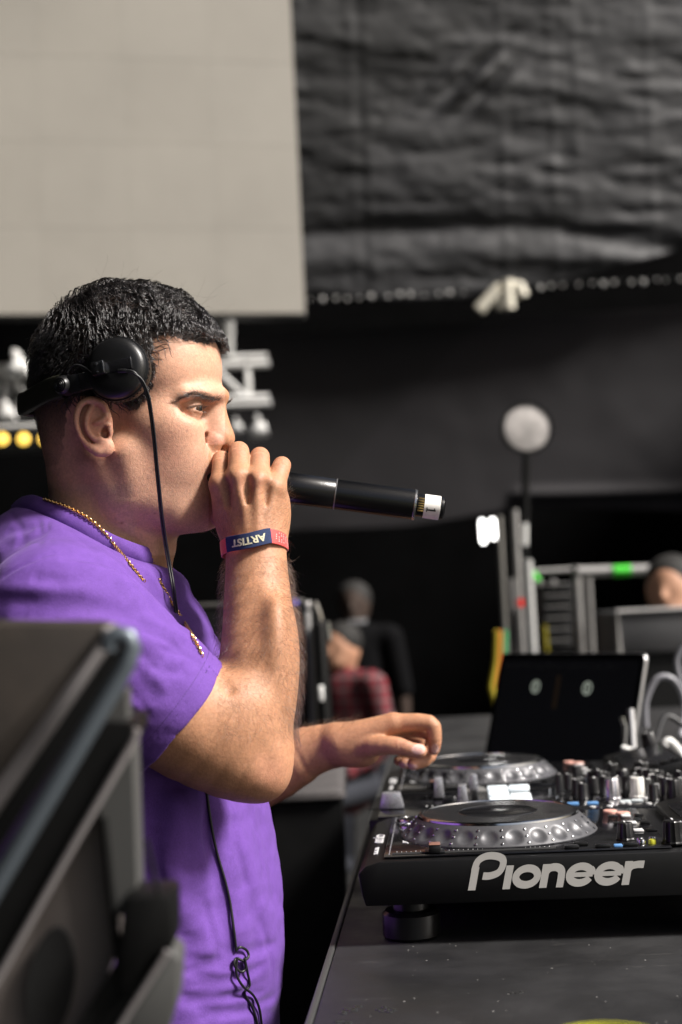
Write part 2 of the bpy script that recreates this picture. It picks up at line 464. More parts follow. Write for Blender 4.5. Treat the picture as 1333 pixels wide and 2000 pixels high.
def painted_beam(m, A, B, gain):
    """light beam painted into the base colour to the right of line A-B (world points)"""
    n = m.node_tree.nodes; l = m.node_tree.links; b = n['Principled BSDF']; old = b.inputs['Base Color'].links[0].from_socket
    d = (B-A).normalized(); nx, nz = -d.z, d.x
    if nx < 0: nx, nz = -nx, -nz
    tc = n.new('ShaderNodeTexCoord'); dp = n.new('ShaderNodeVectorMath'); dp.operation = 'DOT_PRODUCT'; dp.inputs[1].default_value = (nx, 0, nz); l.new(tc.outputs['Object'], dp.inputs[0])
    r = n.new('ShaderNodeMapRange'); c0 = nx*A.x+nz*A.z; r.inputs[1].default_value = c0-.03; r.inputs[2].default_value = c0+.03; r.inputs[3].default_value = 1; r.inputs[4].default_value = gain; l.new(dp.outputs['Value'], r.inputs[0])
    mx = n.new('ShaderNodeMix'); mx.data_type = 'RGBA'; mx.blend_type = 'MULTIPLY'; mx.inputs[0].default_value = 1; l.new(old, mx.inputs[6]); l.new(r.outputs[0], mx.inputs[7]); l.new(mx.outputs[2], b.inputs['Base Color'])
painted_beam(TARP, ray_y(905, 55, 10.6), ray_y(742, 270, 10.6), 2.1)  # pale diagonal beam is painted into the cloth colour, no lamp casts it
painted_beam(CURT, ray_y(955, 610, 10.9), ray_y(650, 930, 10.9), 1.55)
# --- video wall (switched off), tile by tile
SW = empty('video_wall', ray_y(300, 615, 7.6), 'switched-off beige video wall above the man, upper left', 'screen')
LEDM = mat('led_face', (.275, .256, .224), .6, var=.06, vscale=2.2, bump=.35, bscale=260)
LEDM2 = mat('led_face_warm', (.271, .252, .220), .6, var=.06, vscale=2.2, bump=.35, bscale=260)
LEDF = mat('led_frame', (.05, .05, .05), .6)
br = ray_y(597, 612, 7.6); ts = .46
MWALL = T(br.x, 7.6, 0) @ Matrix.Rotation(R_(12.4), 4, 'Z') @ T(-br.x, -7.6, 0)
for i in range(6):
    for j in range(5):
        x1 = br.x-i*ts; z0 = br.z+j*ts
        o = MB().box(x1-ts+.0004, x1-.0004, 7.6+random.uniform(-.0002, .0002), 7.66, z0+.0005, z0+ts-.0005, .0006, 1, M=MWALL).build('panel', LEDM if (i*7+j*3) % 5 < 3 else LEDM2, None); world_child(o, SW)
world_child(MB().box(br.x-6*ts, br.x+.012, 7.662, 7.75, br.z-.006, br.z+5*ts, M=MWALL).build('frame', LEDF, None), SW)
# --- aluminium box truss behind the head
ALU = mat('aluminium', (.80, .79, .77), .4, .2, var=.1, vscale=12, rvar=.08)
WHT = mat('white_paint', (.72, .72, .70), .45, var=.06, vscale=20)
DRK = mat('black_case', (.004, .004, .004), .5, var=.3, vscale=20, bump=.2, spec=.25)
TR = empty('truss', P(300, 780, 8.1), 'silver aluminium box truss running behind the head', 'truss')
e1 = P(522, 697, 8.1); x0 = -3.2; dz = .232
ch = []
for y_ in (0, .24):
    for z_ in (0, -dz):
        a, b = Vector((x0, e1.y+y_, e1.z+z_+.03)), Vector((e1.x, e1.y+y_, e1.z+z_)); ch.append((a, b))
        world_child(MB().tube([a, b], .020, 14).build('chord', ALU, None), TR)
for k in range(11):
    xa = e1.x-.12-k*.24
    for y_ in (0, .24):
        za = e1.z+.001*(e1.x-xa)*8
        world_child(MB().tube([(xa, e1.y+y_, za), (xa-.24 if k % 2 else xa, e1.y+y_, za-dz)] if k % 2 else [(xa, e1.y+y_, za), (xa, e1.y+y_, za-dz)], .0105, 8).build('brace', ALU, None), TR)
        world_child(MB().tube([(xa, e1.y+y_, za-dz), (xa-.22, e1.y+y_, za)], .0105, 8).build('brace', ALU, None), TR)
tag(MB().tube([P(441, 560, 8.0), P(438, 700, 8.0)], .052, 14).build('hanging_post', WHT), 'short pale post above the truss beside the forehead', 'post')
def fixture(px, py, D, sx, label, m=ALU, yoke=True):
    r = empty('stage_light', P(px, py, D), label, 'stage light', 'stage lights on the truss')
    c = P(px, py, D)
    world_child(MB().lathe([(0, -.09*sx), (.05*sx, -.09*sx), (.075*sx, -.05*sx), (.08*sx, .06*sx), (.07*sx, .09*sx), (0, .08*sx)], 24, Matrix.Translation(c) @ Matrix.Rotation(R_(80), 4, 'Y')).build('housing', m, None), r)
    world_child(MB().box(c.x-.02*sx, c.x+.02*sx, c.y-.1*sx, c.y+.1*sx, c.z+.09*sx, c.z+.16*sx, .004).build('clamp', ALU, None), r)
    world_child(MB().tube([c+Vector((0, -.095*sx, 0)), c+Vector((0, -.095*sx, .1*sx)), c+Vector((0, .095*sx, .1*sx)), c+Vector((0, .095*sx, 0))], .008*sx, 8).build('yoke', ALU, None), r)
fixture(505, 842, 8.0, .55, 'grey stage light under the truss end right of the nose')
fixture(462, 838, 8.2, .4, 'smaller grey stage light under the truss beside the nose bridge')
fixture(34, 722, 6.6, .55, 'pale stage light left of the headband', WHT)
fixture(12, 812, 6.8, .45, 'grey stage light at the left edge below the pale one')
# amber blinder bar
AB = empty('blinder_bar', P(40, 858, 5.6), 'black light bar with glowing round amber lamps behind the neck', 'light bar')
c = P(60, 858, 5.6); world_child(MB().box(c.x-.62, c.x+.14, c.y-.02, c.y+.1, c.z-.045, c.z+.045, .006).build('housing', DRK, None), AB)
world_child(MB().box(c.x-.62, c.x+.14, c.y-.02, c.y+.1, c.z+.047, c.z+.06, .003).build('rail', ALU, None), AB)
AMB = mat('amber_lamp', (.8, .5, .1), .3, emit=(1.0, .62, .10), estr=1.0)
for k in range(6):
    p = P(88-41.5*k, 857.5, 5.58)
    world_child(MB().lathe([(0, .006), (.017, .005), (.023, .001), (.025, -.01)], 24, Matrix.Translation((p.x, c.y-.022, p.z)) @ Matrix.Rotation(R_(90), 4, 'X')).build('amber_lens', AMB, None), AB)
# --- string of small lamps and the clamp under the tarpaulin
SL = empty('string_lights', ray_y(900, 580, 10.4), 'row of small pale bulbs strung under the sagging tarpaulin', 'string lights')
for k in range(30):
    x = 604+k*25+random.uniform(-5, 5)
    if 930 < x < 1040: continue
    y = np.interp(x, [600, 900, 1060, 1333], [586, 572, 560, 545])+random.uniform(-2, 2)
    s_ = random.choice((.5, .6, .8, 1.1)); p = ray_y(x, y, 10.4)
    world_child(MB().lathe([(0, .020*s_), (.014*s_, .014*s_), (.019*s_, 0), (.014*s_, -.014*s_), (0, -.02*s_)], 10, Matrix.Translation(p)).build('bulb', mat('bulb_glass', (.42, .41, .40), .25), None, True), SL)
world_child(MB().tube([ray_y(x, y-3, 10.42) for x, y in ((598, 586), (900, 572), (1060, 560), (1340, 544))], .006, 6).build('wire', RUBB if False else DRK, None), SL)
CLp = empty('pipe_clamp', ray_y(988, 575, 10.2), 'cream metal pipe clamp under the tarpaulin above the round disc', 'clamp')
for a, b, r in (((936, 606), (972, 566), .045), ((990, 548), (994, 604), .05), ((1012, 556), (1022, 580), .045), ((968, 562), (1018, 556), .03), ((976, 576), (978, 604), .03)):
    world_child(MB().tube([ray_y(*a, 10.2), ray_y(*b, 10.2)], r, 12).build('jaw', mat('cream_paint', (.70, .66, .55), .4), None), CLp)
ALU2 = mat('dull_aluminium', (.36, .35, .34), .4, .4, var=.1, vscale=12)
# --- round white disc on a stand
DS = empty('disc_stand', Vector((P(1028, 840, 5.2).x, P(1028, 840, 5.2).y, 0)), 'round white disc light on a thin black stand in front of the curtain', 'disc light')
p = P(1030, 836, 5.2)
world_child(MB().lathe([(0, -.010), (.05, -.011), (.082, -.006), (.088, 0), (.0885, .02), (.07, .045), (0, .05)], 48, Matrix.Translation(p) @ Matrix.Rotation(R_(90), 4, 'X') @ Matrix.Rotation(math.pi, 4, 'X')).build('disc', mat('white_disc', (.50, .47, .45), .5, var=.35, vscale=22), None), DS)
world_child(MB().lathe([(.088, -.012), (.094, -.012), (.095, .03), (.088, .03)], 48, Matrix.Translation(p) @ Matrix.Rotation(R_(-90), 4, 'X')).build('rim', DRK, None), DS)
world_child(MB().tube([P(1029, 884, 5.18), P(1027, 960, 5.18), P(1024, 1100, 5.18), Vector((P(1024, 1100, 5.18).x+.02, P(1024, 1100, 5.18).y, .02))], .014, 10).build('stem', DRK, None), DS)
for a in (0, 120, 240):
    b = Vector((P(1024, 1100, 5.18).x+.02, P(1024, 1100, 5.18).y, .25)); world_child(MB().tube([b, b+Vector((.35*math.cos(R_(a)), .35*math.sin(R_(a)), -.24))], .012, 8).build('leg', DRK, None), DS)
def pole(name, a, b, D, r, m, label, extra=None):
    r0 = empty(name, Vector((P(*b, D).x, P(*b, D).y, 0)), label, 'pole'); A, B = P(*a, D), P(*b, D); C_ = B+(B-A).normalized()*((B.z-.03)/max(.05, -(B-A).normalized().z))
    world_child(MB().tube([A, B, C_], r, 14).build('shaft', m, None), r0)
    world_child(MB().lathe([(0, .03), (.02, .03), (.16, .012), (.16, 0), (0, 0)], 24, Matrix.Translation((C_.x, C_.y, 0))).build('foot', DRK, None), r0)
    if extra:
        for (x0_, y0_, x1_, y1_, mm) in extra: world_child(MB().tube([P(x0_, y0_, D), P(x1_, y1_, D)], r*1.08, 14).build('tape', mm, None), r0)
    return r0
GRN = mat('green_tape', (.05, .55, .03), .5); REDT = mat('red_tape', (.75, .03, .02), .5); YEL = mat('yellow_tape', (.65, .55, .05), .5)
pole('stand_pole', (975, 1008), (984, 1180), 5.0, .012, mat('dull_steel', (.30, .29, .27), .4, .7), 'thin dull steel pole left of the pole with red tape')
pole('stand_pole', (1005, 995), (1020, 1270), 5.0, .013, ALU2, 'silver pole with a band of red tape', [(1014, 1170, 1015, 1184, REDT)])
pole('stand_pole', (1030, 1094), (1040, 1272), 4.9, .017, mat('pale_grey_paint', (.42, .42, .41), .5), 'thick white pole in front of the equipment rack')
tag(MB().tube([P(1025, 1022, 5.0), P(1025, 1065, 5.0)], .011, 10).build('lamp_tube', WHT), 'short white tube hanging beside the disc stand', 'tube')
TL = empty('twin_tube_lamp', P(952, 1038, 6.5), 'glowing twin white tube lamp left of the stand poles', 'lamp')
GLOW = mat('tube_glow', (.9, .9, .9), .3, emit=(1, .98, .95), estr=5.0)
for x_, a, b in ((942, 1016, 1060), (962, 1014, 1052)): world_child(MB().tube([P(x_, a, 6.5), P(x_+3, b, 6.5)], .009, 10).build('tube', GLOW, None), TL)
# --- equipment rack / cart on the right
RK = empty('equipment_cart', Vector((P(1180, 1270, 5.4).x, P(1180, 1270, 5.4).y, 0)), 'silver tube equipment cart with green tape and black racks', 'cart')
def rod(a, b, D, r, m, nm='rail', D2=None): world_child(MB().tube([P(*a, D), P(*b, D2 or D)], r, 12).build(nm, m, None), RK)
rod((1040, 1117), (1128, 1112), 5.4, .010, ALU2); rod((1128, 1117), (1296, 1112), 5.3, .020, ALU2)
rod((1126, 1106), (1136, 1290), 5.4, .017, ALU2, 'upright'); rod((1150, 1128), (1158, 1290), 5.6, .011, ALU2, 'upright')
rod((1000, 1130), (1008, 1290), 5.8, .010, ALU2, 'upright')
rod((1180, 1285), (1320, 1271), 5.2, .024, ALU2)
rod((1198, 1116), (1232, 1114.5), 5.29, .0215, GRN, 'tape'); rod((1262, 1277.5), (1292, 1274), 5.19, .0255, GRN, 'tape'); rod((1040, 1120), (1050, 1135), 5.35, .014, GRN, 'tape')
for k in range(6):
    y0_ = 1140+k*22; a, b = P(1060, y0_, 5.6), P(1120, y0_+17, 5.6)
    world_child(MB().box(a.x, b.x, a.y, a.y+.35, b.z, a.z, .003).build('rack_unit', mat('rack_grey', (.02, .02, .021), .4, .3), None), RK)
    world_child(MB().box(a.x+.01, b.x-.01, a.y-.006, a.y-.001, a.z-.006, a.z-.002).build('rack_edge', ALU2, None), RK)
for x_ in (1055, 1082): world_child(MB().lathe([(0, .012), (.012, .01), (.014, -.01), (0, -.012)], 14, Matrix.Translation(P(x_, 1138, 5.5)) @ Matrix.Rotation(R_(90), 4, 'X')).build('dial', ALU2, None), RK)
rod((1064, 1222), (1068, 1272), 5.45, .009, YEL, 'cable')
for x_ in (1126, 1320): world_child(MB().lathe([(0, .06), (.05, .06), (.055, 0), (0, 0)], 20, Matrix.Translation((P(x_, 1270, 5.4).x, P(x_, 1270, 5.4).y, 0))).build('caster', DRK, None), RK)
a, b = P(1205, 1195, 4.6), P(1420, 1268, 4.6)
fc = empty('amplifier_case', (a.x, a.y, 0), 'grey amplifier case on the cart behind the laptop', 'case')
world_child(MB().box(a.x, b.x, a.y, a.y+.4, b.z, a.z, .008).build('shell', mat('case_grey', (.045, .045, .047), .6, var=.15, vscale=10), None), fc)
world_child(MB().tube([(a.x, a.y-.004, b.z), (a.x, a.y-.004, a.z), (b.x, a.y-.004, a.z)], .008, 8).build('edge_trim', ALU2, None), fc)
world_child(MB().box(a.x, b.x, a.y+.02, a.y+.38, .0, b.z-.001).build('lower_shell', DRK, None), fc)
# --- cases behind the arm
def flight(name, x0_, x1_, y0_, D, dep, label):
    a, b = P(x0_, y0_, D), P(x1_, y0_, D); r = empty(name, ((a.x+b.x)/2, a.y, 0), label, 'case'); z1 = a.z
    world_child(MB().box(a.x+.004, b.x-.004, a.y+.004, a.y+dep, 0.0, z1-.004).build('shell', DRK, None), r)
    for xx in (a.x, b.x-.014): world_child(MB().box(xx, xx+.014, a.y, a.y+.02, .03, z1-.03, .003).build('corner_extrusion', ALU2, None), r)
    world_child(MB().box(a.x+.014, b.x-.014, a.y, a.y+.02, z1-.010, z1, .003).build('top_extrusion', mat('worn_alu', (.18, .17, .16), .45, .6), None), r)
    for xx in (a.x+.007, b.x-.007): world_child(MB().lathe([(0, .010), (.007, .008), (.010, .003), (.010, -.007), (0, -.01)], 16, Matrix.Translation((xx, a.y+.012, z1-.015))).build('ball_corner', ALU2, None), r)
    return r
f1 = flight('flight_case', 366, 606, 1180, 3.3, .6, 'black flight case with silver edge standing behind the forearm')
lc = empty('padded_case', (P(628, 1300, 3.2).x, P(628, 1300, 3.2).y, 0), 'narrow black case with chrome latches beside the flight case', 'case')
a = P(612, 1212, 3.15); b = P(642, 1345, 3.15)
world_child(MB().box(a.x, b.x, a.y, a.y+.30, b.z-.1, a.z, .012, 3).build('body', DRK, None), lc)
world_child(MB().tube([P(606, 1180, 3.2), P(616, 1178, 3.2), P(624, 1200, 3.2), P(630, 1232, 3.2)], .007, 8).build('handle', mat('chrome', (.6, .6, .6), .2, 1.0), None), lc)
world_child(MB().tube([P(622, 1216, 3.12), P(640, 1216, 3.12), P(644, 1250, 3.12)], .006, 8).build('trim', MATS['chrome'], None), lc)
world_child(MB().box(P(622, 1340, 3.1).x, P(632, 1340, 3.1).x, P(622, 1340, 3.1).y, P(622, 1340, 3.1).y+.03, P(622, 1370, 3.1).z, P(622, 1340, 3.1).z, .003).build('latch', WHT, None), lc)
world_child(MB().box(a.x+.005, b.x+.02, a.y+.02, a.y+.32, 0, b.z-.101).build('stand', DRK, None), lc)
c = P(585, 1177, 3.25); tag(MB().lathe([(0, .012), (.01, .008), (.012, 0), (0, -.006)], 12, Matrix.Translation(P(573, 1180, 3.28))).build('blue_cap', mat('blue_plastic', (.02, .03, .5), .4)), 'tiny blue cap on the flight case beside the forearm', 'cap')
# grey soft case edge under the left arm
pts = [(540, 1575), (600, 1560), (648, 1545), (668, 1520), (690, 1500)]
sc_ = empty('soft_case', (P(620, 1560, 2.6).x, P(620, 1560, 2.6).y, 0), 'grey padded road case top under the outstretched forearm', 'case')
a, b = P(520, 1545, 2.7), P(676, 1545, 2.7)
world_child(MB().box(a.x, b.x, a.y, a.y+.7, a.z-.03, a.z, .02, 3).build('lid', mat('grey_cloth', (.05, .045, .045), .8, var=.25, vscale=15, bump=.3), None), sc_)
world_child(MB().box(a.x+.01, b.x-.01, a.y+.012, a.y+.68, 0, a.z-.031).build('body', DRK, None), sc_)
# multicoloured cable bundle
CB = empty('cable_bundle', P(975, 1300, 4.6), 'orange, yellow and green cables hanging left of the laptop', 'cables')
for dx, cc in ((0, (.75, .16, .03)), (7, (.04, .3, .10)), (-6, (.55, .45, .04))):
    world_child(MB().tube([P(978+dx, 1232, 4.6), P(976+dx, 1290, 4.6), P(970+dx*1.6, 1340, 4.6), P(982+dx, 1400, 4.6)], .011, 8).build('cable', mat('cable_%d' % (dx+9), cc, .5), None), CB)
# --- people in the background
def figure(name, label, px, py_head, D, turn, shirtm, skinc, hairc, zoff=0.0, sit=False, arm_out=None, cap=1.0):
    """simple clothed figure: one body mesh, clothes and hair as its children"""
    hp = P(px, py_head, D); base_z = 0.0; Hh = hp.z+.11
    r = empty(name, (hp.x, hp.y, 0), label, 'person')
    Mx = Matrix.Translation((hp.x, hp.y, 0)) @ Matrix.Rotation(turn, 4, 'Z')
    v = lambda x, y, z: np.array([x, y, z], float)*1000
    sh = Hh-.275; hipz = Hh-.78
    bd = [ell(v(0, 0, Hh-.115), (86, 98, 118), None, 'u', 0), tube([v(0, .085, Hh-.10), v(0, .105, Hh-.135)], [11, 14], 'u', 14), ell(v(0, .05, Hh-.185), (52, 52, 42), None, 'u', 30),
          tube([v(0, -.01, Hh-.2), v(0, -.02, sh)], [55, 62], 'u', 20), tube([v(0, 0, sh-.08), v(0, 0, hipz)], [96, 92], 'u', 30, flat=((0, 1, 0), .75))]
    arms = arm_out or [[(-.19, 0, sh-.03), (-.25, -.02, sh-.30), (-.16, .2, sh-.42)], [(.19, 0, sh-.03), (.25, -.02, sh-.30), (.16, .2, sh-.42)]]
    cl = [tube([v(0, 0, sh-.09), v(0, 0, hipz)], [150, 150], 'u', 0, flat=((0, 1, 0), .75)), tube([v(-.17, 0, sh-.02), v(.17, 0, sh-.02)], [68, 68], 'u', 40)]
    for A in arms:
        P3 = [v(*p) for p in A]; bd.append(tube(P3, [50, 42, 30], 'u', 12, 3)); e_ = P3[2]+(P3[2]-P3[1])*.18
        bd.append(tube([P3[2], e_], [26, 30], 'u', 14, flat=((0, 0, 1), .6)))
        for k in range(4): bd.append(tube([e_+np.array([(k-1.5)*14, 0, 0]), e_+np.array([(k-1.5)*15, 45, -30])], [8.5, 7], 'u', 3))
        cl.append(tube(P3[:2] if 'black' in shirtm.name else [P3[0], P3[1], P3[2]], [66, 58] if 'black' in shirtm.name else [66, 56, 44], 'u', 25))
    lo, hi = _bb2(bd); V, Q = sdf_mesh(bd, lo, hi, 8.0); V = relax(V, Q, 1); bo = np_mesh('body', V*.001, Q); bo.transform(Mx)
    world_child(link('body', bo, skinc), r)
    lo, hi = _bb2(cl); V, Q = sdf_mesh(cl, lo, hi, 9.0); V = relax(V, Q, 1); bo = np_mesh('shirt', V*.001, Q); bo.transform(Mx); world_child(link('shirt', bo, shirtm), r)
    hr = [ell(v(0, -.012, Hh-.085), (93, 100, 96), None, 'u', 0), ell(v(0, .085, Hh-.15), (95, 80+20*(1-cap), 90), None, 's', 10), ell(v(0, .1, Hh-.10), (80, 50+30*(1-cap), 55), None, 's', 10)]
    lo, hi = _bb2(hr); V, Q = sdf_mesh(hr, lo, hi, 7.0); bo = np_mesh('hair', V*.001, Q); bo.transform(Mx); world_child(link('hair', bo, hairc), r)
    lg = []
    for s_ in (-1, 1):
        lg.append(tube([v(.09*s_, 0, hipz), v(.11*s_, (.35 if sit else .02), hipz*(.95 if sit else .52)), v(.11*s_, (.35 if sit else 0), .06)], [92, 68, 50], 'u', 30)); lg.append(tube([v(.11*s_, (.33 if sit else -.02), .05), v(.11*s_, (.50 if sit else .16), .035)], [45, 34], 'u', 20))
    lo, hi = _bb2(lg); V, Q = sdf_mesh(lg, lo, hi, 12.0); bo = np_mesh('trousers', V*.001, Q); bo.transform(Mx); world_child(link('trousers', bo, mat('dark_jeans', (.02, .022, .03), .9)), r)
    return r
def _bb2(items):
    u = [i for i in items if i.op[0] in 'ubg']
    return np.min([i.lo for i in u], 0)-6, np.max([i.hi for i in u], 0)+6
def plaid():
    m = bpy.data.materials.new('red_plaid'); m.use_nodes = True; n = m.node_tree.nodes; l = m.node_tree.links; b = n['Principled BSDF']; b.inputs['Roughness'].default_value = .85
    tc = n.new('ShaderNodeTexCoord'); outs = []
    for d in ('X', 'Z'):
        w = n.new('ShaderNodeTexWave'); w.bands_direction = d; w.inputs['Scale'].default_value = 5.5; w.inputs['Distortion'].default_value = .6; l.new(tc.outputs['Object'], w.inputs['Vector']); outs.append(w)
    mx = n.new('ShaderNodeMix'); mx.data_type = 'RGBA'; l.new(outs[0].outputs['Fac'], mx.inputs[0]); mx.inputs[6].default_value = (.17, .008, .016, 1); mx.inputs[7].default_value = (.03, .01, .015, 1)
    m2 = n.new('ShaderNodeMix'); m2.data_type = 'RGBA'; rp = n.new('ShaderNodeMath'); rp.operation = 'POWER'; rp.inputs[1].default_value = 6; l.new(outs[1].outputs['Fac'], rp.inputs[0]); l.new(rp.outputs[0], m2.inputs[0])
    l.new(mx.outputs[2], m2.inputs[6]); m2.inputs[7].default_value = (.13, .075, .075, 1); l.new(m2.outputs[2], b.inputs['Base Color']); return m
SK2 = mat('skin_far', (.45, .24, .15), .5, var=.1, vscale=20); HR2 = mat('dark_hair_far', (.006, .005, .004), .8, bump=.5, bscale=100)
figure('person', 'seated man in a red plaid shirt behind the outstretched hand', 668, 1262, 7.0, R_(140), plaid(), SK2, HR2, sit=True, cap=.6)
bk = mat('black_tee', (.0025, .0025, .003), .95, spec=.1)
bkp = figure('person', 'man in a black t-shirt standing in the dark behind the plaid shirt', 692, 1178, 7.6, R_(170), bk, mat('skin_shaded', (.028, .014, .008), .8), HR2, arm_out=[[(-.19, 0, 1.22), (-.235, 0, .95), (-.24, .03, .70)], [(.19, 0, 1.22), (.235, -.02, .95), (.22, .05, .7)]])  # skin colour lowered to carry the shade around him
cp_ = P(700, 1214, 7.4); world_child(MB().box(cp_.x-.045, cp_.x+.045, cp_.y, cp_.y+.006, cp_.z-.011, cp_.z+.011, .002).build('shirt_print', mat('grey_print', (.25, .25, .26), .7), None), bkp)
figure('person', 'crew member at the right edge bending over the amplifier case', 1312, 1150, 4.9, R_(150), mat('grey_jacket', (.16, .155, .16), .85, var=.3, vscale=12), SK2, HR2)
tick('30_stage')
# ================================================================ the man with the microphone
YAW = R_(10.0)
HF = np.array([math.cos(YAW), 0, -math.sin(YAW)]); HU = np.array([0, 1.0, 0]); HL = np.array([math.sin(YAW), 0, math.cos(YAW)])
HO = q(215, 835, 1430)
HAX = np.stack([HF, HU, HL])
def h(px, py, Y):
    """pixel + distance from the head's middle plane (mm, negative = the side nearer the camera)"""
    d = q(px, py, 1.0); return d*((Y+HO @ HL)/(d @ HL))
def hloc(p):
    return (np.asarray(p, float)-HO) @ HAX.T
def hw(fw, up, lf): return HO+fw*HF+up*HU+lf*HL
def he(px, py, Y, r, op='u', k=10.0): return ell(h(px, py, Y), r, HAX, op, k)
def mir(c):
    l = hloc(c); return hw(l[0], l[1], -l[2])
def hesym(px, py, Y, r, op='u', k=10.0):
    c = h(px, py, Y); return [ell(c, r, HAX, op, k), ell(mir(c), r, HAX, op, k)]
def htube(pts, rad, op='u', k=8.0, sm=0, sym=True, flat=None):
    A = [h(*p) for p in pts]; o = [tube(A, rad, op, k, sm, flat)]
    if sym: o.append(tube([mir(a) for a in A], rad, op, k, sm, flat))
    return o
head = []
# --- skull and flesh
head += [he(248, 712, 0, (93, 76, 76), k=0), he(180, 790, 0, (53, 52, 62), k=30), he(347, 738, 0, (36, 46, 56), k=22)]
head += [he(332, 850, 0, (39, 62, 56), k=22)]
head += hesym(318, 832, -43, (34, 20, 22), k=22)
head += hesym(322, 905, -36, (40, 42, 27), k=22)
head += [he(292, 950, 0, (54, 44, 60), k=26)]
head += htube([(246, 890, -58), (262, 975, -50), (335, 992, -36), (396, 988, -9)], [14, 19, 19, 18], k=18)
head += [he(402, 986, 0, (13, 13, 18), k=14), he(330, 1000, 0, (42, 20, 40), k=22)]
head += [tube([h(195, 880, 0), h(205, 965, 0), h(203, 1120, 0)], [54, 54, 62], 'u', 26, flat=(HL, 1.12))]
head += htube([(196, 905, -52), (238, 985, -50), (282, 1075, -30)], [11, 10, 11], k=20, sm=3)
for s_ in (0, 1):
    for pts, w_, a_ in (([(248, 992, -56), (268, 1022, -50), (292, 1043, -34), (304, 1050, -14)], 5.5, 3.2), ([(232, 905, -60), (240, 960, -60), (252, 992, -55)], 9, 2.6)):
        A = [h(*p) for p in pts]; head.append(dent([mir(a) for a in A] if s_ else A, w_, a_))
# --- brow ridge, eye sockets, nose
head += htube([(427, 772, -7), (402, 770, -28), (366, 776, -47)], [7.0, 8.0, 8], k=12, sm=3)
head += hesym(386, 799, -37, (16, 8.5, 20), 's', 11)
head += [tube([h(417, 792, 0), h(424, 818, 0), h(430, 838, 0), h(435.5, 855, 0)], [7.2, 8.2, 9.6, 10.5], 'u', 9, 3)]
head += [he(414, 838, 0, (15, 27, 13.5), k=12)]
head += [he(420, 857, 0, (17, 12.5, 14.5), k=8)]
head += hesym(416, 862.5, -13.0, (10.0, 8.8, 6.6), k=3)
head += hesym(429, 876, -7.5, (6.5, 5.0, 4.0), 's', 2.5)
for s_ in (0, 1):
    for pts, w_, a_ in (([(406, 847, -15), (397, 854, -19), (397.5, 868, -20), (404, 881, -18)], 2.2, 4.0),
                        ([(398, 872, -19), (388, 895, -29), (386, 918, -33)], 5.0, 1.4)):
        A = [h(*p) for p in pts]
        head.append(dent([mir(a) for a in A] if s_ else A, w_, a_))
# --- mouth (open, at the microphone)
head += [he(408, 905, 0, (15, 17, 27), k=12), he(402, 962, 0, (14, 17, 25), k=12)]
head += [tube([h(396, 927, -25), h(413, 917, -12), h(418, 914, 0), mir(h(413, 917, -12)), mir(h(396, 927, -25))], [2.5, 4.6, 4.6, 4.6, 2.5], 'u', 5, 4)]
head += [tube([h(396, 936, -25), h(411, 951, -12), h(416, 954, 0), mir(h(411, 951, -12)), mir(h(396, 936, -25))], [2.5, 5.2, 5.6, 5.2, 2.5], 'u', 5, 4)]
head += [he(414, 934, 0, (26, 7.5, 23), 's', 4)]
head += [dent([h(393, 928, -27), h(389, 938, -29)], 4, 1.5)]
# --- eyelids
EYES = []
for sgn in (-1, 1):
    c0 = h(369.5, 798, -33); c = c0 if sgn < 0 else mir(c0)
    EYES.append((c, sgn))
    head.append(ell(c, (14.2, 14.2, 14.2), HAX, 'u', 3.0))
    def eo(th, up, rr): # th: angle from forward, negative = outer corner
        t = R_(th); return c+rr*(math.cos(t)*HF+math.sin(t)*HL*(-sgn))+up*HU
    head.append(dent([eo(-75, 4.5, 13.2), eo(-40, 7.2, 12.5), eo(0, 7.8, 12.2), eo(35, 6.5, 12.6)], 1.5, 1.5))
    head.append(dent([eo(-60, -4.5, 13.6), eo(-20, -7.0, 12.6), eo(25, -6.2, 12.8)], 1.6, .9))
    head.append(tube([eo(-88, -2.2, 17.0), eo(-66, -1.2, 15.6), eo(-40, -.5, 14.5), eo(-8, -.1, 14.5), eo(25, -.6, 14.5), eo(60, -2.2, 14.6)], [.5, 1.4, 2.2, 2.6, 2.2, .5], 's', .7, 4))
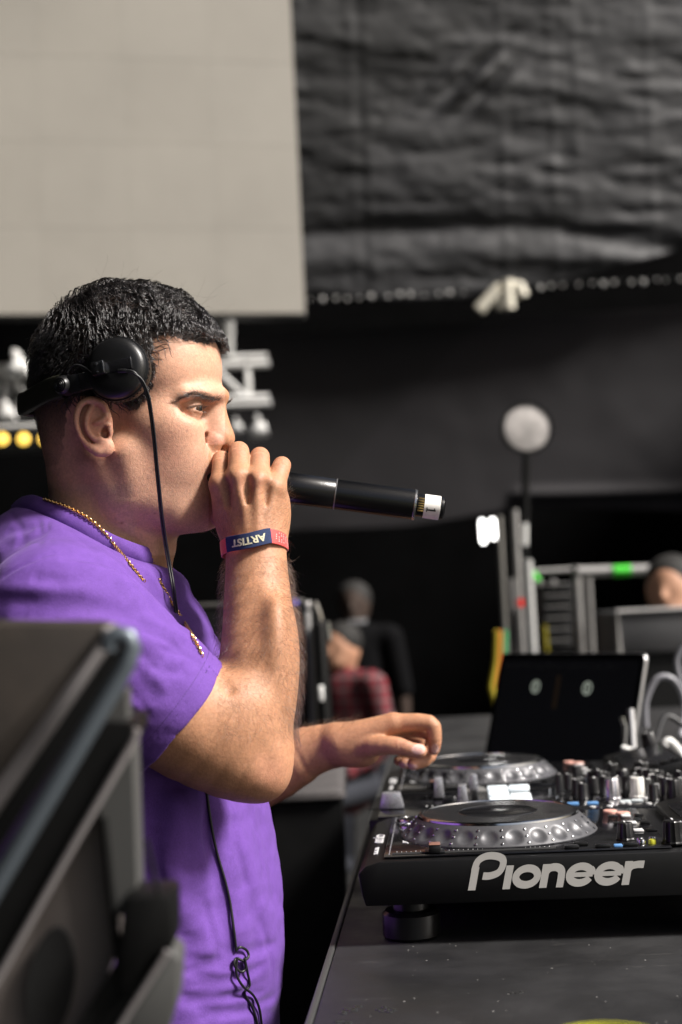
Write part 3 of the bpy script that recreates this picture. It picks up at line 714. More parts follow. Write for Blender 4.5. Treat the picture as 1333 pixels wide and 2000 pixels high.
# --- ears
for sgn in (-1, 1):
    def ea(px, py, y=0.0):
        c = h(px, py, -75-(218-px)*.20+y); return c if sgn < 0 else mir(c)
    t22 = R_(20)*(1 if sgn < 0 else -1)
    EF = HF*math.cos(t22)+HL*math.sin(t22); EN = HL*math.cos(t22)-HF*math.sin(t22); EAX = np.stack([EF, HU, EN])
    head.append(ell(ea(187, 832, 4), (16.5, 27, 4.5), EAX, 'u', 5))
    head.append(tube([ea(206, 806, 2), ea(203, 792, -1), ea(181, 781, -1.5), ea(160, 790, -2), ea(151, 811, -2), ea(151.5, 832, -2), ea(160, 853, -2), ea(173, 870, -1.5), ea(190, 882, -1)],
                     [3.0, 3.4, 3.6, 3.6, 3.5, 3.3, 3.0, 3.4, 4.5], 'u', 2.0, 4))
    head.append(ell(ea(205, 873, -1), (9.0, 9.5, 5.0), EAX, 'u', 5))
    head.append(ell(ea(191, 833, -7), (9.0, 14.5, 6.0), EAX, 's', 3))
    head.append(tube([ea(181, 790, -1), ea(173, 806, -2.5), ea(167.5, 826, -3), ea(172, 845, -3), ea(184, 856, -2.5), ea(196, 857, -2)], [2.2, 3.0, 3.3, 3.1, 3.0, 3.0], 'u', 3.0, 4))
    head.append(dent([ea(176, 787, -3), ea(161, 803, -4), ea(158.5, 826, -4), ea(164, 847, -4), ea(176, 862, -3)], 2.6, 2.6))
    head.append(tube([ea(207, 815, 0), ea(196, 823, -1), ea(186, 826, -1)], [2.6, 2.4, 1.5], 'u', 3.0, 3))
    head.append(ell(ea(213.5, 842, -2), (4.0, 6.0, 3.2), EAX, 'u', 4))
    head.append(ell(ea(205.5, 846, 0), (4.0, 5.5, 6.0), EAX, 's', 2))
# --- right arm and hand round the microphone
D_ = np.array([0, 0, 1.0])
rarm = [tube([q(122, 1215, 1252), q(300, 1358, 1264), q(410, 1436, 1275), q(490, 1478, 1278)], [58, 55, 49, 36], 'u', 10, 3)]
rarm += [tube([q(500, 1066, 1354), q(502, 1120, 1345), q(504, 1180, 1330), q(506, 1240, 1313), q(503, 1300, 1297), q(499, 1380, 1284), q(497, 1450, 1278), q(503, 1498, 1276)],
              [28.5, 29.6, 32, 34, 35.2, 34.8, 32, 26], 'u', 16, 2, flat=(D_, .9))]
rarm += [ell(q(474, 1504, 1278), (33, 21, 29), None, 'u', 18), ell(q(520, 1519, 1277), (12.5, 15, 15), None, 'u', 14), ell(q(455, 1395, 1262), (28, 30, 22), None, 'u', 22)]
rarm += [ell(q(540, 1290, 1296), (15, 55, 28), None, 'u', 18)]
rarm += [dent([q(432, 1300, 1252), q(441, 1331, 1243), q(456, 1356, 1238)], 5, 4.0), dent([q(520, 1470, 1240), q(528, 1500, 1242)], 9, 1.6), dent([q(500, 1160, 1300), q(512, 1260, 1276), q(520, 1330, 1258)], 10, 1.2)]
MCP = {'i': (q(431, 946, 1364), 10.5), 'm': (q(467, 934, 1352), 11.5), 'r': (q(504, 940, 1350), 11.0), 'p': (q(535, 953, 1357), 10.5)}
WR = {'i': q(473, 1048, 1364), 'm': q(488, 1046, 1354), 'r': q(506, 1046, 1352), 'p': q(522, 1050, 1358)}
for f_ in 'imrp': rarm.append(tube([WR[f_], MCP[f_][0]], [19 if f_ in 'mr' else 17, MCP[f_][1]], 'u', 10))
rarm += [ell(q(487, 1000, 1372), (33, 42, 18), None, 'u', 14), ell(q(540, 1000, 1372), (12, 26, 14), None, 'u', 14)]
fing = [tube([MCP['i'][0], q(433, 897, 1390), q(428, 925, 1425), q(428, 955, 1432)], [10, 8.6, 7.6, 6.8], sm=3),
        tube([MCP['m'][0], q(467, 882, 1386), q(464, 908, 1430), q(462, 940, 1441)], [11, 10.2, 8.6, 7.4], sm=3),
        tube([MCP['r'][0], q(508, 892, 1387), q(504, 915, 1430), q(500, 948, 1441)], [10.8, 9.7, 8.4, 7.2], sm=3),
        tube([MCP['p'][0], q(551, 909, 1384), q(546, 930, 1418), q(538, 958, 1430)], [10.4, 9.0, 7.6, 6.6], sm=3)]
thumb = tube([q(458, 1030, 1380), q(432, 1000, 1405), q(432, 978, 1440), q(450, 962, 1456)], [15, 12, 10.5, 9], sm=3)
rarm.append(branch(fing+[thumb], 5))
for a_, b_ in (('i', 'm'), ('m', 'r'), ('r', 'p')):   # hollows between the knuckles
    m_ = (MCP[a_][0]+MCP[b_][0])/2; rarm.append(dent([m_+np.array([0, -2, -9]), m_+np.array([0, -22, -10])], [6.5, 4], 4.0, 0))
for f_ in 'imrp':
    rarm.append(dent([MCP[f_][0]+np.array([0, 0, -9])], 6.5, -2.4))
    rarm.append(dent([MCP[f_][0]+np.array([0, -4, -10]), (MCP[f_][0]*.45+WR[f_]*.55)+np.array([0, 0, -17]), WR[f_]+np.array([0, 0, -20])], 4.0, -1.3))
for (x_, y_, D0) in ((433, 886, 1376), (467, 874, 1372), (508, 884, 1374), (552, 902, 1372)):   # knuckle skin folds
    for o_ in (-5, 0, 5): rarm.append(dent([q(x_-9, y_+o_+2, D0), q(x_+9, y_+o_-1, D0)], 1.3, .7, 0))
# --- left arm and hand over the mixer
larm = [tube([q(235, 1160, 1640), q(300, 1420, 1690), q(390, 1570, 1692)], [60, 52, 46], 'u', 10, 3),
        tube([q(380, 1572, 1692), q(540, 1500, 1676), q(600, 1470, 1668), q(650, 1456, 1660)], [43, 37, 30, 25.5], 'u', 14, 2)]
LM = {'i': q(768, 1414, 1638), 'm': q(766, 1419, 1660), 'r': q(757, 1429, 1680), 'p': q(745, 1440, 1697)}
LW = {'i': q(664, 1450, 1646), 'm': q(664, 1450, 1656), 'r': q(662, 1455, 1666), 'p': q(660, 1460, 1672)}
for f_, rr in (('i', 13), ('m', 13), ('r', 12), ('p', 11)): larm.append(tube([LW[f_], LM[f_]], [20, rr], 'u', 10))
larm += [ell(q(702, 1468, 1646), (25, 18, 18), None, 'u', 14)]
lf = [tube([LM['i'], q(838, 1412, 1630), q(849, 1440, 1628), q(848, 1463, 1631)], [12, 9.4, 8.4, 7.0], sm=3),
      tube([LM['m'], q(842, 1430, 1658), q(837, 1477, 1646), q(808, 1492, 1636)], [12, 9.8, 8.8, 7.4], sm=3),
      tube([LM['r'], q(826, 1444, 1684), q(816, 1482, 1672), q(791, 1490, 1660)], [11, 9, 8, 7], sm=3),
      tube([LM['p'], q(800, 1452, 1702), q(795, 1478, 1694), q(779, 1486, 1684)], [10, 8, 7, 6], sm=3),
      tube([q(690, 1468, 1648), q(730, 1457, 1626), q(778, 1457, 1614), q(820, 1467, 1611)], [16, 12, 10.2, 8.4], sm=3)]
larm.append(branch(lf, 4))
larm.append(ell(q(806, 1441, 1632), (17, 5.5, 22), None, 's', 4))
larm += [dent([q(772, 1443, 1604), q(774, 1462, 1604)], 1.3, .8, 0), dent([q(780, 1443, 1604), q(781, 1463, 1604)], 1.3, .8, 0), dent([q(786, 1446, 1605), q(786, 1462, 1605)], 1.2, .5, 0)]
for i_ in range(4): larm.append(dent([q(690+i_*13, 1478+i_*3, 1628), q(715+i_*12, 1488-i_*3, 1627), q(735+i_*8, 1481-i_*4, 1628)], 1.8, .8))
NAILS = [(q(818, 1465, 1601), (8.5, 6.0)), (q(850, 1462, 1625), (4.5, 6.5)), (q(806, 1498, 1629), (7, 3.6)), (q(788, 1495, 1653), (6, 3.6))]
for c, r in NAILS: larm.append(dent([c], max(r)*.8, .25))
# --- trunk under the shirt
trunk = [tube([q(150, 1150, 1435), q(165, 1260, 1435), q(195, 1400, 1435), q(230, 1560, 1435), q(262, 1800, 1435), q(262, 2060, 1435)], [70, 105, 124, 130, 130, 122], 'u', 20, 2, flat=(D_, 1.14)),
         tube([q(122, 1215, 1262), q(165, 1130, 1430), q(215, 1190, 1620)], [52, 44, 52], 'u', 40)]
for t_ in head[:16]+trunk+rarm[:8]+larm[:8]:
    if t_.op == 'u': t_.lo = t_.lo-26; t_.hi = t_.hi+26
body = [grp(head+[It(t_.op, 30, t_.f, t_.lo-30, t_.hi+30) for t_ in trunk], k=0), grp(rarm, k=1.0), grp(larm, k=1.0)]
_t0 = time.time()
def _bb(items):
    u = [i for i in items if i.op[0] in 'ubg']
    return np.min([i.lo for i in u], 0)-6, np.max([i.hi for i in u], 0)+6
hlo, hhi = _bb(head); ralo, rahi = _bb(rarm); lalo, lahi = _bb(larm)
NECKCUT = q(200, 1120, 1430)[1]
def keep_fine(o, e):
    c = (o+e)/2
    in_head = c[1] > NECKCUT and c[0] < hhi[0]
    in_r = c[0] > q(235, 0, 1270)[0] and c[2] < 1475
    in_l = c[0] > q(470, 0, 1675)[0] and c[2] > 1475
    return in_head or in_r or in_l
flo = np.minimum(np.minimum(hlo, ralo), lalo); fhi = np.maximum(np.maximum(hhi, rahi), lahi)
VOX = 1.22
V1, Q1 = sdf_mesh(body, flo, fhi, VOX, keep_fine)
V2, Q2 = sdf_mesh(body, flo, fhi+np.array([0, 0, 0]), 7.0, lambda o, e: not (keep_fine(o, o) and keep_fine(e, e)))
print('body', len(V1), len(V2), round(time.time()-_t0, 1))
V1 = relax(V1, Q1, 1, .4)
VB = np.concatenate([V1, V2]); QB = np.concatenate([Q1, Q2+len(V1)])
NB = vnormals(VB, QB)
if np.einsum('ij,ij->i', NB[:len(V1)], V1-V1.mean(0)).mean() < 0: QB = QB[:, ::-1]; NB = -NB
# --- skin colour: flesh tone with its own patches (lips, flush, beard shadow, cropped hair)
HLc = hloc(VB)
PXv = VB[:, 0]/VB[:, 2]*FPX+CX; PYv = CY-VB[:, 1]/VB[:, 2]*FPX
isarm = (PXv > 440) | (VB[:, 2] > 1560) | (PYv > 1085) | ((PXv > 408) & (PYv > 868) & (VB[:, 2] < 1402+(PXv-408)*.5))
base = np.array([.545, .305, .205])
colr = np.tile(base, (len(VB), 1))
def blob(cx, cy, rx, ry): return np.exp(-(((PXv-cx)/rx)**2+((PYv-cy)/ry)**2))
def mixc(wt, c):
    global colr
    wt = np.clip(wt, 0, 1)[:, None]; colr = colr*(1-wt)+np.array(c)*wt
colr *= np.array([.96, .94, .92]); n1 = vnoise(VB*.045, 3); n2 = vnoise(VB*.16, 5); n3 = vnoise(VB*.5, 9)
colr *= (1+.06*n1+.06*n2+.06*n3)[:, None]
hd = ~isarm
near = hd*1.0
mixc(near*.50*(blob(325, 885, 42, 62))*(.75+.5*n2), (.47, .215, .150))
mixc(near*.5*blob(425, 862, 26, 22), (.50, .22, .16))
mixc(near*.42*blob(185, 835, 45, 60)*(HLc[:, 2] < -68), (.52, .20, .14))
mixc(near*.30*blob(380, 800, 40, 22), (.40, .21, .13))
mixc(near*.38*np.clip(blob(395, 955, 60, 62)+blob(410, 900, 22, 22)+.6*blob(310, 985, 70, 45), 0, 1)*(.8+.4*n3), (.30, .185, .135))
for c_e, sg_e in EYES:   # dark lash line on the upper lid's edge
    ed = lambda th, up: c_e+14.4*(math.cos(R_(th))*HF+math.sin(R_(th))*HL*(-sg_e))+up*HU
    it = tube([ed(-80, -.6), ed(-45, 1.7), ed(-8, 2.6), ed(25, 1.8), ed(55, -.8)], 1.3, sm=3); mixc(hd*np.clip(-(it.f(VB.astype(np.float32))-.5)/1.0, 0, 1)*.85, (.045, .022, .015))
lip = np.zeros(len(VB))
for ln in ([h(396, 928, -25), h(413, 918, -12), h(420, 915, 0)], [h(396, 936, -25), h(411, 951, -12), h(418, 954, 0)]):
    it = tube(ln, 4.5, sm=3); lip = np.maximum(lip, np.clip(-(it.f(VB.astype(np.float32))-2)/3, 0, 1)*hd)
mixc(lip*.8, (.34, .12, .095))
# inside of the mouth and nostrils
mixc(hd*np.clip(1-np.abs(HLc[:, 2])/24, 0, 1)*np.clip((np.exp(-((PYv-934)/12.)**2)-.5)*4, 0, 1)*(NB @ HF < .2)*(PXv > 380), (.10, .02, .018))
# hair-bearing scalp in head coordinates
HLN = [(430, 668), (404, 672), (380, 668), (345, 660), (318, 655), (300, 664), (299, 690), (304, 722), (300, 752), (287, 782), (268, 800), (252, 800), (238, 782), (214, 776), (180, 772), (146, 778), (134, 800), (126, 850), (118, 905), (60, 920), (20, 900), (20, 500), (440, 500)]
def inpoly(x, y, poly):
    r = np.zeros(len(x), bool); n = len(poly)
    for i in range(n):
        x0, y0 = poly[i]; x1, y1 = poly[(i+1) % n]
        c_ = ((y0 > y) != (y1 > y)) & (x < (x1-x0)*(y-y0)/(y1-y0+1e-9)+x0); r ^= c_
    return r
def nearpx(HLl):
    """pixel where the mirrored near-side twin of a head point would show"""
    pw = HO+HLl[:, 0:1]*HF+HLl[:, 1:2]*HU+(-np.abs(HLl[:, 2:3]))*HL
    return pw[:, 0]/pw[:, 2]*FPX+CX, CY-pw[:, 1]/pw[:, 2]*FPX
npx, npy = nearpx(HLc)
jx = npx+4*n2; jy = npy+4*n3
scalp = inpoly(jx, jy, HLN) & hd & (HLc[:, 1] > -60)
ear_zone = (npx > 142) & (npx < 226) & (npy > 774) & (npy < 895) & (np.abs(HLc[:, 2]) > 69)
scalp &= ~ear_zone
def fadezone(x, y): return np.clip((y-770)/110., 0, 1)*(x < 300)+0.0
fz = fadezone(npx, npy)
mixc(scalp*np.clip(.96-.75*fz, .15, 1), (.022, .018, .016))
for x_, y_, r_ in ((301, 917, 2.6), (292, 834, 2.4), (366, 841, 1.8), (238, 1022, 2.6), (347, 872, 1.3), (324, 873, 1.5), (335, 915, 1.4), (303, 1003, 1.6)):
    mixc(hd*.75*np.exp(-((PXv-x_)**2+(PYv-y_)**2)/r_**2)*(NB[:, 2] < 0), (.13, .05, .035))
# arms: redder knuckles and elbow, pink nails
arm = isarm*1.0
colr = np.where(isarm[:, None], colr*np.array([.77, .70, .59]), colr)
for x_, y_, rx, ry in ((433, 890, 16, 14), (467, 878, 18, 15), (508, 888, 18, 15), (552, 905, 16, 15), (466, 940, 18, 16), (506, 942, 18, 14), (430, 950, 16, 18), (530, 1510, 40, 40), (850, 1460, 16, 20), (815, 1490, 24, 14), (800, 1455, 30, 14)):
    mixc(arm*.38*blob(x_, y_, rx, ry), (.50, .225, .155))
nail = np.zeros(len(VB))
for c, r in NAILS:
    dd = ((VB[:, 0]-c[0])/r[0])**2+((VB[:, 1]-c[1])/r[1])**2
    nail = np.maximum(nail, np.clip((1-dd)*5, 0, 1)*(np.abs(VB[:, 2]-c[2]) < 9)*(NB[:, 2] < .3))
mixc(nail*.85, (.60, .37, .33))
PER = empty('person', Vector(c2w(q(255, 2000, 1430)))*Vector((1, 1, 0)) if False else Vector((*c2w(q(255, 2000, 1430))[:2], 0.0)),
            'man in a purple t-shirt singing into a handheld microphone, headphones pushed back', 'person')
def skin_mat():
    m = bpy.data.materials.new('skin'); m.use_nodes = True; n = m.node_tree.nodes; l = m.node_tree.links; b = n['Principled BSDF']
    a = n.new('ShaderNodeAttribute'); a.attribute_name = 'flesh'
    tc = n.new('ShaderNodeTexCoord')
    t1 = n.new('ShaderNodeTexNoise'); t1.inputs['Scale'].default_value = 420; t1.inputs['Detail'].default_value = 5
    l.new(tc.outputs['Object'], t1.inputs['Vector'])
    r = n.new('ShaderNodeMapRange'); r.inputs[1].default_value = .3; r.inputs[2].default_value = .7; r.inputs[3].default_value = .86; r.inputs[4].default_value = 1.12
    l.new(t1.outputs[0], r.inputs[0])
    mx = n.new('ShaderNodeMix'); mx.data_type = 'RGBA'; mx.blend_type = 'MULTIPLY'; mx.inputs[0].default_value = 1
    l.new(a.outputs['Color'], mx.inputs[6]); l.new(r.outputs[0], mx.inputs[7]); l.new(mx.outputs[2], b.inputs['Base Color'])
    v = n.new('ShaderNodeTexVoronoi'); v.inputs['Scale'].default_value = 900; l.new(tc.outputs['Object'], v.inputs['Vector'])
    t2 = n.new('ShaderNodeTexNoise'); t2.inputs['Scale'].default_value = 260; t2.inputs['Detail'].default_value = 6; l.new(tc.outputs['Object'], t2.inputs['Vector'])
    ad = n.new('ShaderNodeMath'); ad.operation = 'MULTIPLY_ADD'; ad.inputs[1].default_value = .45
    l.new(v.outputs['Distance'], ad.inputs[0]); l.new(t2.outputs[0], ad.inputs[2])
    bp = n.new('ShaderNodeBump'); bp.inputs['Strength'].default_value = .42; bp.inputs['Distance'].default_value = .0006
    l.new(ad.outputs[0], bp.inputs['Height']); l.new(bp.outputs[0], b.inputs['Normal'])
    rr = n.new('ShaderNodeMapRange'); rr.inputs[3].default_value = .44; rr.inputs[4].default_value = .66; l.new(t2.outputs[0], rr.inputs[0]); l.new(rr.outputs[0], b.inputs['Roughness'])
    b.inputs['Specular IOR Level'].default_value = .38
    b.inputs['Subsurface Weight'].default_value = .22; b.inputs['Subsurface Radius'].default_value = (1, .32, .16); b.inputs['Subsurface Scale'].default_value = .005
    return m
SKIN = skin_mat()
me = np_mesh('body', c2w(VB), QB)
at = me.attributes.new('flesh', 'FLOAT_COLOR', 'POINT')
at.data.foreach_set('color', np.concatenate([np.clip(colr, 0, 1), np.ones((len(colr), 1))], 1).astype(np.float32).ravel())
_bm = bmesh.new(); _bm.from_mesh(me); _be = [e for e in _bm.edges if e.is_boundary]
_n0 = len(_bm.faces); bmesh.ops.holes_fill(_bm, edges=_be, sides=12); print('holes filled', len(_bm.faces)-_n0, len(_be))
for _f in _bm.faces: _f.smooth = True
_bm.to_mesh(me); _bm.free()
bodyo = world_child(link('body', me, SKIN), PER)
# --- eyes
EYEM = bpy.data.materials.new('eye'); EYEM.use_nodes = True
def eye_mat():
    n = EYEM.node_tree.nodes; l = EYEM.node_tree.links; b = n['Principled BSDF']
    a = n.new('ShaderNodeAttribute'); a.attribute_name = 'iris'; l.new(a.outputs['Color'], b.inputs['Base Color']); b.inputs['Roughness'].default_value = .08; b.inputs['Coat Weight'].default_value = .5
eye_mat()
for c, sgn in EYES:
    mb = MB(); nseg = 40
    mb.lathe([(12.8*math.sin(R_(a)) if 0 < a < 180 else 0, 12.8*math.cos(R_(a))+(1.1*max(0, math.cos(R_(min(a*2.6, 90)))))) for a in range(0, 181, 4)], 32)
    gz = (HF*math.cos(R_(13))+HL*math.sin(R_(-13)) - HU*.04); gz = gz/np.linalg.norm(gz)
    zw = Vector(c2w(gz*1000)-CPOS).normalized(); cw = Vector(c2w(c))
    Mx = Matrix.Translation(cw) @ zw.to_track_quat('Z', 'Y').to_matrix().to_4x4() @ Matrix.Scale(.001, 4)
    me = bpy.data.meshes.new('eyeball'); mb.bm.to_mesh(me); mb.bm.free()
    co = np.zeros(len(me.vertices)*3, np.float32); me.vertices.foreach_get('co', co); co = co.reshape(-1, 3)
    ang = np.degrees(np.arctan2(np.hypot(co[:, 0], co[:, 1]), co[:, 2]))
    cc = np.where(ang[:, None] < 12, (.004, .004, .004), np.where(ang[:, None] < 30, (.045, .018, .008), (.66, .57, .52)))
    at = me.attributes.new('iris', 'FLOAT_COLOR', 'POINT'); at.data.foreach_set('color', np.concatenate([cc, np.ones((len(cc), 1))], 1).astype(np.float32).ravel())
    me.transform(Mx); world_child(link('eyeball', me, EYEM, None, True), PER)
tick('40_person')
# ================================================================ shirt, trousers
def surfD(items, px, py, d0=1000.0, d1=1900.0):
    """depth (mm) of the first surface on a pixel ray"""
    d = np.linspace(d0, d1, 451); p = (q(px, py, 1.0)[None, :]*d[:, None]).astype(np.float32)
    v = ev(items, p, p.min(0)-1, p.max(0)+1); i = np.argmax(v < 0)
    if not (v < 0).any(): return d0
    if i == 0: return d[0]
    t = v[i-1]/(v[i-1]-v[i]); return d[i-1]+(d[i]-d[i-1])*float(t)
shirt0 = [tube([q(146, 1140, 1435), q(150, 1200, 1435), q(162, 1262, 1435), q(192, 1400, 1435), q(230, 1560, 1435), q(252, 1700, 1435), q(268, 1830, 1435), q(270, 1960, 1435), q(268, 2140, 1435)],
               [80, 108, 122, 142, 149, 150, 149, 144, 140], 'u', 0, 2, flat=(D_, 1.18)),
          ell(q(95, 1130, 1432), (75, 70, 112), None, 'u', 45),
          tube([q(116, 1222, 1252), q(158, 1132, 1345), q(168, 1110, 1432), q(180, 1132, 1520), q(205, 1215, 1640)], [66, 52, 56, 52, 66], 'u', 45),
          ell(q(262, 1130, 1420), (30, 34, 60), None, 'u', 40)]
for t_ in shirt0: t_.lo = t_.lo-40; t_.hi = t_.hi+40
HC = q(352, 1402, 1272); SH = q(118, 1218, 1252)
SAX = (HC-SH)/np.linalg.norm(HC-SH)
ptsS = [SH, SH+(HC-SH)*.5, HC, HC+SAX*40]
def sleeve(hc, sh, rr, D1):
    ax = (hc-sh)/np.linalg.norm(hc-sh); pts = [sh, sh+(hc-sh)*.5, hc, hc+ax*40]
    return grp([tube(pts, rr, 'u', 0, 2), half(hc, ax, 'i', 1.5), tube([hc-ax*34]+[hc+ax*60], [rr[2]-6.5, rr[2]-3.6], 's', 1.0)], 'u', 22)
shirt0 += [sleeve(HC, SH, [70, 68, 61.5, 61], 0)]
LSH = q(205, 1215, 1640); LHC = q(300, 1440, 1688)
shirt0 += [sleeve(LHC, LSH, [68, 66, 63, 63], 0)]
fold = []
def fd(pts, w_, a_, dD=0):
    fold.append(dent([q(x, y, surfD(shirt0, x, y)+dD) for x, y in pts], w_, a_))
fd([(2, 1132), (60, 1098), (108, 1080), (140, 1082)], 2.2, 1.8)                      # armhole seam
fd([(112, 1083), (190, 1092), (250, 1120), (292, 1170), (300, 1195)], [10, 6], 6.0)   # fold between sleeve and chest
fd([(150, 1105), (220, 1118), (262, 1150), (280, 1190)], 11, -3.0)
fd([(-10, 1178), (80, 1188), (170, 1186), (240, 1200), (320, 1240)], [13, 9], 6.0)
fd([(0, 1225), (120, 1232), (230, 1240), (330, 1275)], 16, -3.2)
fd([(250, 1208), (320, 1222), (372, 1252), (400, 1276)], 7, -2.2)
fd([(352, 1262), (330, 1275), (312, 1300)], 5, 2.2); fd([(395, 1292), (372, 1296), (350, 1312)], 4, 1.6)
fd([(262, 1325), (285, 1345), (305, 1380)], 9, 1.8); fd([(250, 1385), (262, 1410), (268, 1450)], 8, 2.0)
fd([(300, 1095), (312, 1130), (338, 1180), (352, 1225)], 6, 2.6)                     # front crease by the chain
fd([(245, 1085), (280, 1110), (320, 1165)], 7, -2.2)
fd([(305, 1520), (298, 1600), (285, 1680), (278, 1760)], [18, 10], 10)               # drape under the arm
fd([(345, 1540), (352, 1620), (342, 1720), (330, 1830)], 20, -6)
fd([(395, 1560), (408, 1640), (428, 1730), (446, 1830), (452, 1900)], [10, 8], 4.5)  # furrow along the cable
fd([(430, 1560), (470, 1650), (500, 1770)], 18, -3.5); fd([(505, 1580), (528, 1680), (540, 1780)], 12, 2.5)
fd([(300, 1700), (330, 1790), (380, 1880)], 12, 4); fd([(470, 1700), (500, 1800), (508, 1880)], 12, 3.2)
for i_, (x0, x1, y0, s_) in enumerate(((350, 480, 1870, -14), (370, 520, 1905, -22), (345, 500, 1945, -16), (380, 540, 1968, -26), (420, 540, 1850, -10))):
    fd([(x0, y0), ((x0+x1)/2, y0+8), (x1, y0+s_)], 5, 2.4)
for (x0, y0), (x1, y1) in (((20, 985), (60, 1012)), ((10, 1040), (70, 1030)), ((30, 1065), (90, 1045)), ((60, 1130), (130, 1140)), ((180, 1265), (250, 1290))):
    fd([(x0, y0), ((x0+x1)/2, (y0+y1)/2-3), (x1, y1)], 7, 1.6)
for pts, w_, a_ in (([(18, 1000), (40, 1030), (48, 1070)], 3.5, 1.6), ([(70, 1000), (80, 1035), (76, 1068)], 3, 1.4), ([(100, 1004), (93, 1030), (100, 1062)], 2.0, 1.6), ([(130, 1010), (150, 1045), (190, 1078)], 5, 1.6),
                    ([(190, 1050), (225, 1080), (255, 1112)], 4.5, 1.8), ([(0, 1150), (90, 1152), (180, 1150)], 6, -1.8), ([(20, 1205), (130, 1212), (215, 1222)], 5, 1.6), ([(140, 1250), (220, 1262), (300, 1290)], 6, 1.8),
                    ([(230, 1225), (300, 1242), (350, 1262)], 3.5, 1.8), ([(300, 1262), (345, 1276), (385, 1288)], 3.0, 1.6), ([(290, 1300), (330, 1310), (372, 1318)], 4, 1.5), ([(262, 1290), (300, 1320), (330, 1352)], 5, -1.5),
                    ([(245, 1345), (275, 1372), (290, 1400)], 4, 1.5), ([(350, 1555), (362, 1640), (358, 1740)], 5, 2.2), ([(385, 1565), (392, 1640), (402, 1720)], 6, -2.0), ([(450, 1575), (462, 1660), (486, 1740)], 6, 2.0),
                    ([(490, 1570), (505, 1640), (520, 1720)], 5, 1.6), ([(300, 1640), (315, 1720), (345, 1790)], 5, 2.0), ([(400, 1760), (420, 1830), (432, 1890)], 5, 1.8), ([(505, 1790), (525, 1850), (530, 1900)], 5, 1.6),
                    ([(340, 1900), (420, 1888), (480, 1895)], 3.5, 1.8), ([(360, 1925), (430, 1920), (500, 1905)], 3.5, 1.6), ([(350, 1965), (430, 1950), (520, 1938)], 3.5, 1.8), ([(380, 1992), (450, 1980), (540, 1975)], 4, 1.8)):
    fd(pts, w_, a_)
def wrinkle(p):
    u = p.astype(np.float64)
    a = vnoise(np.stack([u[:, 0]*.018, u[:, 1]*.030, u[:, 2]*.02], 1), 11)*1.9
    b = vnoise(np.stack([u[:, 0]*.035+u[:, 1]*.02, u[:, 1]*.085, u[:, 2]*.05], 1), 12)*1.0
    return (a+b).astype(np.float32)
def hemline(p):
    s_ = (p-_v(HC)) @ _v(SAX); rr = np.linalg.norm((p-_v(HC))-s_[:, None]*_v(SAX), axis=1)
    m = (rr < 90) & (s_ < 5) & (s_ > -40) & (p[:, 2] < 1400)
    return np.where(m, .8*np.exp(-((s_+13)/1.2)**2)+.8*np.exp(-((s_+18)/1.2)**2), 0).astype(np.float32)
slo, shi = _bb(shirt0)
slo[1] = q(0, 2120, 1435)[1]; slo[0] = max(slo[0], q(-160, 0, 1435)[0])
shirt = shirt0+fold+[disp(wrinkle, slo, shi), disp(hemline, HC-100, HC+100)]
# neck opening: the collar ring stands in it
NR = [(46, 972, 1442), (66, 968, 1404), (104, 982, 1374), (158, 1008, 1357), (216, 1042, 1357), (270, 1064, 1366), (306, 1073, 1402), (314, 1077, 1440), (302, 1067, 1480), (246, 1040, 1505), (170, 1006, 1512), (96, 980, 1496), (56, 970, 1472)]
ring = np.array(catmull([q(*p) for p in NR], 24, True))
rc = ring.mean(0); _, _, vt = np.linalg.svd(ring-rc); nn = vt[2]*(1 if vt[2][1] > 0 else -1)   # opening's normal
e1_ = np.cross(nn, D_); e1_ /= np.linalg.norm(e1_); e2_ = np.cross(nn, e1_)
_ra = np.arctan2((ring-rc) @ e2_, (ring-rc) @ e1_); _rr = np.linalg.norm((ring-rc)-((ring-rc) @ nn)[:, None]*nn, axis=1); _rh = (ring-rc) @ nn
_o = np.argsort(_ra); _ra, _rr, _rh = _ra[_o], _rr[_o], _rh[_o]
def neck_hole(p):
    l = p-_v(rc); hh = l @ _v(nn); a = np.arctan2(l @ _v(e2_), l @ _v(e1_)); rad = np.sqrt(np.maximum((l*l).sum(1)-hh*hh, 0))
    R0 = np.interp(a, _ra, _rr, period=2*math.pi); H0 = np.interp(a, _ra, _rh, period=2*math.pi)
    dep = hh-H0+14-.06*np.clip(rad-R0, 0, 80)
    return np.maximum(rad-(R0+85.0), -dep).astype(np.float32)
shirt += [It('s', 9.0, neck_hole, rc-190, rc+190)]
V, Q = sdf_mesh(shirt, slo, shi, 1.9)
cut = np.ones(len(V), bool)
N = vnormals(V, Q); sgn = 1 if np.einsum('ij,ij->i', N, V-V.mean(0)).mean() > 0 else -1
if sgn < 0: Q = Q[:, ::-1]
V = relax(V, Q, 1, .5)
